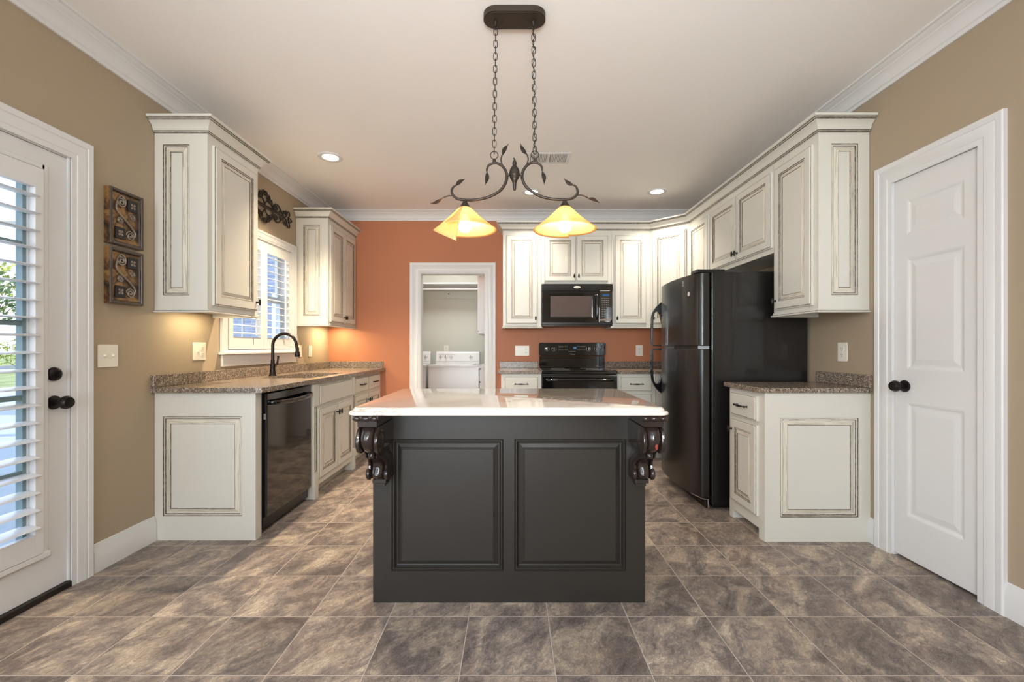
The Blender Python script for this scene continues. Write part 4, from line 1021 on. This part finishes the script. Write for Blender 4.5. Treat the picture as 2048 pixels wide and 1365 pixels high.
for s in (0, 1):
    def Q(x, y): return PW(x, y) if s == 0 else PW(2038 - x + (8 if y > 600 else 0), y - 6)
    a = smooth_pts([Q(*p) for p in ((720, 395), (722, 365), (745, 325), (800, 303), (850, 312), (898, 348), (930, 405), (936, 470), (905, 550), (845, 615), (745, 668), (620, 698), (500, 703), (405, 690), (352, 645), (342, 600), (358, 565), (385, 545))], 4)
    n = len(a); R = [.0035 + .0035 * math.sin(PI * k / (n - 1)) ** .5 for k in range(n)]
    am = MB().tube(a, R, 8); am.build('arm', M['iron'], pl, smooth=60)
    b1 = MB().tube(smooth_pts([Q(*p) for p in ((890, 330), (872, 275), (878, 235), (892, 210))], 4), .0032, 6)
    b1.tube(smooth_pts([Q(*p) for p in ((348, 655), (310, 656), (270, 668), (232, 688))], 4), .0030, 6)
    b1.build('branch', M['iron'], pl, smooth=60)
    for (p0, p1, w) in (((888, 215), (955, 95), .0115), ((722, 395), (700, 540), .0115), ((382, 548), (484, 475), .0115), ((236, 686), (113, 737), .0095)):
        lm = MB(); leaf(lm, Q(*p0), Q(*p1), w); lm.build('leaf', M['iron'], pl, smooth=30)
    sx, _, sz = Q(801, 278)
    sx = CHX[s]
    MB().lathe([(.007, -.009), (.008, 0), (.0075, .006), (.004, .009)], (sx, 0, sz), 'z', 12).build('stud', M['iron'], pl, smooth=50)
    MB().tube([(sx + .0175 * math.cos(a_), 0, sz + .0255 + .0175 * math.sin(a_)) for a_ in [2 * PI * k / 24 for k in range(24)]], .0022, 6, closed=True).build('hanging_ring', M['iron'], pl, smooth=60)
    # shade holder
    hx, _, hz = Q(485, 712)
    MB().lathe([(.006, .004), (.008, -.002), (.016, -.016), (.026, -.030), (.028, -.036), (.0, -.036)], (hx, 0, hz), 'z', 20).build('shade_holder', M['iron'], pl, smooth=50)
    # folded amber glass shade: a cone with an overlapping flap
    vs = []; NS = 56; NR = 12; z_top = hz - .028; z_bot = 1.690 - ZC
    fold = math.radians(240) if s == 0 else math.radians(75)
    for i in range(NS + 1):
        f_ = i / NS; a_ = fold + f_ * 2 * PI * 1.06
        endf = max(0, (f_ - .78) / .22); st = max(0, (.06 - f_) / .06)
        for j in range(NR + 1):
            u = j / NR; rr = .020 + (.1475 - .020) * (u ** .96)
            drop = (z_top - z_bot) * (u + .07 * math.sin(PI * u) * 1.0)
            lip = endf ** 1.3 * u * u
            rr2 = rr + .006 * endf * u - .002 * (1 - endf) * u * (1 if f_ > .5 else 0)
            zz = z_top - drop - (.088 if s == 0 else .0) * lip
            if s == 1: zz += .012 * endf * u * u; 
            vs.append((hx + rr2 * math.cos(a_), rr2 * math.sin(a_), zz))
    fs = []
    for i in range(NS):
        for j in range(NR): fs.append((i * (NR + 1) + j, (i + 1) * (NR + 1) + j, (i + 1) * (NR + 1) + j + 1, i * (NR + 1) + j + 1))
    so = MB().add(vs, fs).build('shade', M['amber'], pl, smooth=60)
    sm_ = so.modifiers.new('thick', 'SOLIDIFY'); sm_.thickness = .003; sm_.offset = 0
    bz = 1.712 - ZC
    bo = MB().lathe([(.0, -.034), (.012, -.032), (.022, -.026), (.029, -.014), (.031, 0), (.028, .014), (.019, .028), (.014, .040), (.013, .050)], (hx, 0, bz), 'z', 20, cap=False).build('bulb', M['bulb'], pl, smooth=60)
    MB().lathe([(.015, .048), (.015, .075)], (hx, 0, bz), 'z', 14).build('socket', M['plate'], pl)
def vr(v): return v * .000434
prof = [(vr(8), 600), (vr(16), 590), (vr(20), 550), (vr(22), 515), (vr(30), 505), (vr(28), 498), (vr(46), 470), (vr(56), 445), (vr(60), 436), (vr(58), 430), (vr(57), 405), (vr(50), 375), (vr(36), 350), (vr(24), 335), (vr(20), 322), (vr(24), 312), (vr(22), 295), (vr(12), 272), (vr(5), 258)]
MB().lathe([(r, PW(0, yy)[2]) for r, yy in prof], (0, 0, 0), 'z', 18).tube([PW(1018, 262), PW(1012, 250), PW(1000, 250)], [.004, .003, .001], 6).build('center_body', M['iron'], pl, smooth=50)
MB().tube([PW(936, 432), PW(1100, 430)], .0065, 8).build('crossbar', M['iron'], pl, smooth=60)

# ------------------------------------------------------------------ recessed lights, vent
lab = ('recessed ceiling light on the left, above the sink side', 'recessed ceiling light seen just behind the pendant', 'recessed ceiling light on the right, near the diagonal corner cabinet')
for i, (x, y) in enumerate(CANS):
    t = thing('recessed_light', lab[i], 'ceiling light', (x, y, ZC), group='recessed kitchen ceiling lights')
    MB().lathe([(.098, -.0005), (.098, -.004), (.092, -.008), (.070, -.009), (.062, -.0045), (.062, -.0005)], (0, 0, 0), 'z', 36, cap=False).build('trim_ring', M['white'], t, smooth=40)
    MB().lathe([(.0615, -.0005), (.0615, -.003), (.04, -.0035), (.0, -.0035)], (0, 0, 0), 'z', 32, cap=False).build('lens', M['canlens'], t)
t = thing('ceiling_vent', 'white slotted air vent in the ceiling behind the pendant', 'vent', (.30, 3.635, ZC))
MB().box(-.175, -.105, -.004, .175, -.080, -.0005).box(-.175, .080, -.004, .175, .105, -.0005).box(-.175, -.08, -.004, -.15, .08, -.0005).box(.15, -.08, -.004, .175, .08, -.0005).box(-.008, -.08, -.004, .008, .08, -.0005).build('frame', M['white'], t, bevel=.001)
sl = MB()
for k in range(24):
    x = -.143 + k * .0125
    if abs(x) < .01: continue
    sl.add([(x, -.08, -.001), (x + .006, -.08, -.006), (x + .0075, -.08, -.006), (x + .0015, -.08, -.001), (x, .08, -.001), (x + .006, .08, -.006), (x + .0075, .08, -.006), (x + .0015, .08, -.001)], [(0, 1, 2, 3), (4, 5, 6, 7), (0, 1, 5, 4), (1, 2, 6, 5), (2, 3, 7, 6), (3, 0, 4, 7)])
sl.build('slats', M['white'], t)
MB().box(-.15, -.08, -.0012, .15, .08, -.0006).build('duct_shade_plate', M['grey'], t)  # grey plate imitating the shadow inside the duct behind the slats

# ------------------------------------------------------------------ laundry room
def washer(label, x0, W_, name, dryer):
    t = thing(name, label, 'washing machine' if not dryer else 'clothes dryer', (x0, 6.08, 0))
    MB().rbox(0, 0, .02, W_, .60, .885, .025, axis='x').build('body', M['washer'], t, smooth=40)
    MB().rbox(-.003, -.01, .872, W_ + .003, .60, .892, .012, axis='z').build('top_panel', M['washer'], t, smooth=40)
    if not dryer: MB().rbox(.07, .04, .8925, W_ - .07, .42, .905, .03, axis='z').build('lid', M['washer'], t, smooth=40)
    else: MB().rbox(.12, -.014, .30, W_ - .12, -.0005, .74, .02, axis='y').build('dryer_door', M['washer'], t, bevel=.004)
    prof = [(.44, .893), (.44, .915), (.47, 1.06), (.50, 1.078), (.58, 1.080), (.60, 1.06), (.60, .893)]
    cpx = MB(); n = len(prof)
    cpx.add([(.02, a, b) for a, b in prof] + [(W_ - .02, a, b) for a, b in prof], [tuple(range(n)), tuple(range(2 * n - 1, n - 1, -1))] + [(i, (i + 1) % n, n + (i + 1) % n, n + i) for i in range(n)])
    c_ = cpx.build('console', M['washer'], t, bevel=.012, seg=3)
    for x in ((.09, .17, .25, .54) if not dryer else (.10, .60)):
        k = MB().lathe([(.020, 0), (.020, -.004), (.015, -.007), (.014, -.022), (.0, -.023)], (x * W_ / .69, .453, 1.00), 'y', 18).build('dial', M['washer'], c_, smooth=40)
        MB().box(x * W_ / .69 - .003, .426, .99, x * W_ / .69 + .003, .4292, 1.02).tube([(a_, .4535, b_) for a_, _, b_ in arc(x * W_ / .69, 1.0, .024, PI, 2.1 * PI, 10)], .0015, 5).build('dial_mark', M['slot'], k)
    MB().box(.06, .4535, 1.035, .30, .457, 1.038).box(.03, .437, .930, W_ - .03, .4405, .932).build('console_print', M['grey'], c_)
    return t
washer('white top-loading washer seen through the laundry doorway', -1.15, .69, 'washing_machine', False)
washer('white clothes dryer left of the washer, cut off by the doorway', -1.88, .69, 'clothes_dryer', True)
t = thing('laundry_shelf', 'white closet shelf across the laundry back wall', 'shelf', (0, 0, 0))
MB().box(LX0 + .001, 6.40, 2.060, LX1 - .34, LY - .001, 2.080).build('shelf_board', M['white'], t)
MB().box(LX0 + .001, LY - .019, 1.888, LX1 - .34, LY - .001, 2.059).build('cleat', M['laundry'], t)
MB().lathe([(.016, 0), (.016, 1.45)], (LX0 + .02, 6.47, 1.995), 'x', 16).build('hanging_rod', M['white'], t, smooth=50)
MB().lathe([(.01, 0), (.01, -.012)], (-.97, LY - .0195, 1.96), 'y', 10).build('hook', M['slot'], t)
plate('outlet_plate', 'white outlet on the laundry wall above the washer', 'outlet', (-1.015, LY, 1.11), 0, .072, .115, 'o')
t = thing('wall_cabinet', 'white wall cabinet on the right side of the laundry room', 'cabinet', (-.42, 6.45, 1.33), -R90)
MB().box(0, 0, 0, .85, .298, .74).build('body', M['white'], t)
MB().board(.02, .02, .415, .72, -.0006, -.018, [(.07, .07, .365, .67)], [(.006, .005, 0), (.02, .005, 0), (.04, .001, 0)]).build('door', M['white'], t)
MB().board(.425, .02, .83, .72, -.0006, -.018, [(.475, .07, .78, .67)], [(.006, .005, 0), (.02, .005, 0), (.04, .001, 0)]).build('door', M['white'], t)
MB().box(-.006, -.015, -.022, .856, .298, -.0005).build('light_rail', M['white'], t, bevel=.004)
t = thing('base_cabinet', 'white base cabinet right of the washer in the laundry', 'cabinet', (-.40, 6.60, 0), -R90)
MB().box(0, 0, .09, .95, .278, .87).box(0, .06, 0, .95, .278, .09).build('body', M['white'], t)
MB().board(.02, .11, .46, .68, -.0006, -.018).build('door', M['white'], t); MB().board(.48, .11, .93, .68, -.0006, -.018).build('door', M['white'], t)
MB().board(.02, .70, .93, .85, -.0006, -.018).build('drawer', M['white'], t)
MB().box(-.01, -.03, .871, .965, .278, .90).build('counter', M['white'], t)

# ------------------------------------------------------------------ outdoors
g = MB().box(-90, -40, -.30, XL - 12.5, 90, -.12); tag(g.build('lawn', M['grass']), 'sunlit yellow-green lawn beyond the patio', 'lawn', kind='structure')
g = MB().box(XL - 12.5, -12, -.30, XL - .125, 30, -.10); tag(g.build('patio', M['concrete']), 'shaded grey concrete patio outside the glazed door', 'patio', kind='structure')
g = MB().box(-34, -40, -.119, -29, 90, -.112); tag(g.build('road', M['asphalt']), 'dark asphalt road crossing the lawn', 'road', kind='structure')
def shrub(name, label, x, y, r, h, m, cat, grp):
    rnd = random.Random(int(abs(x) * 100 + abs(y))); t = thing(name, label, cat, (x, y, -.12), 0, grp)
    mb = MB(); tk = MB()
    trunk = h * .38 if cat == 'tree' else h * .12
    tk.tube([(0, 0, 0), (.05 * h * .1, 0, trunk), (0, .05, h * .6)], [.03 * h * .6, .02 * h * .6, .008 * h], 8)
    for k in range(7):
        a = k * 2.4; tk.tube([(0, 0, trunk * (.7 + .08 * k)), (math.cos(a) * r * .45, math.sin(a) * r * .45, trunk + h * .2), (math.cos(a) * r * .8, math.sin(a) * r * .8, trunk + h * (.3 + .04 * k))], [.012 * h * .5, .008 * h * .5, .003 * h], 5)
    for k in range(420):
        a = rnd.uniform(0, 2 * PI); u = rnd.uniform(-1, 1); q = rnd.random() ** .45
        cx, cy, cz = r * q * math.sqrt(1 - u * u) * math.cos(a), r * q * math.sqrt(1 - u * u) * math.sin(a), trunk + (h - trunk) * (.5 + .5 * u * q)
        sz = r * rnd.uniform(.04, .10); v = Vector((rnd.gauss(0, 1), rnd.gauss(0, 1), rnd.gauss(0, 1))).normalized(); w = v.orthogonal().normalized(); w2 = v.cross(w)
        c0 = Vector((cx, cy, cz)); mb.add([c0 + w * sz, c0 + w2 * sz * .6, c0 - w * sz, c0 - w2 * sz * .6, c0 + v * sz * .3], [(0, 1, 4), (1, 2, 4), (2, 3, 4), (3, 0, 4)])
    mb.build('foliage', m, t); tk.build('trunk', M['bark'], t, smooth=60)
for i, (x, y, r, h, k) in enumerate(((-38, 36, 3.6, 8.5, 0), (-40, 44, 3.8, 9.0, 1), (-36, 30, 3.0, 7.0, 1), (-42, 52, 4.5, 10, 0))):
    shrub('tree', ('bare spring tree beyond the road, seen through the door glass', 'greener tree beyond the road, seen through the door glass')[k], x, y, r, h, M['leaf'] if k == 0 else M['leaf2'], 'tree', 'trees beyond the road')
for i, (x, y) in enumerate(((-24, 21.5), (-24, 25.0))):
    shrub('shrub', 'round yellow-green shrub on the lawn outside the glazed door', x, y, 1.1, 1.7, M['leaf'], 'shrub', 'lawn shrubs')
hs = thing('neighbouring_wing', 'blue-grey brick wing with white window outside the kitchen window', 'building', (-2.3, 9.5, -.1))
MB().box(-6.2, 0, 0, 0, .3, 3.4).build('brick_wall', M['brick'], hs)
for xw in (-4.6, -2.3):
    wf = MB().box(xw - .55, -.05, .9, xw + .55, -.001, .98).box(xw - .55, -.05, 2.32, xw + .55, -.001, 2.40).box(xw - .55, -.05, .98, xw - .47, -.001, 2.32).box(xw + .47, -.05, .98, xw + .55, -.001, 2.32).box(xw - .47, -.045, 1.63, xw + .47, -.002, 1.68).box(xw - .02, -.045, .98, xw + .02, -.002, 2.32).build('window', M['white'], hs)
    MB().box(xw - .47, -.015, .98, xw + .47, -.008, 2.32).build('pane', M['siding'], wf)
for xw in (-5.9, -3.45): MB().box(xw - .09, -2.98, 0, xw + .09, -2.80, 3.10).build('porch_post', M['white'], hs, bevel=.01)
MB().box(-6.2, -2.99, 3.101, -.3, -2.79, 3.30).build('porch_beam', M['white'], hs)
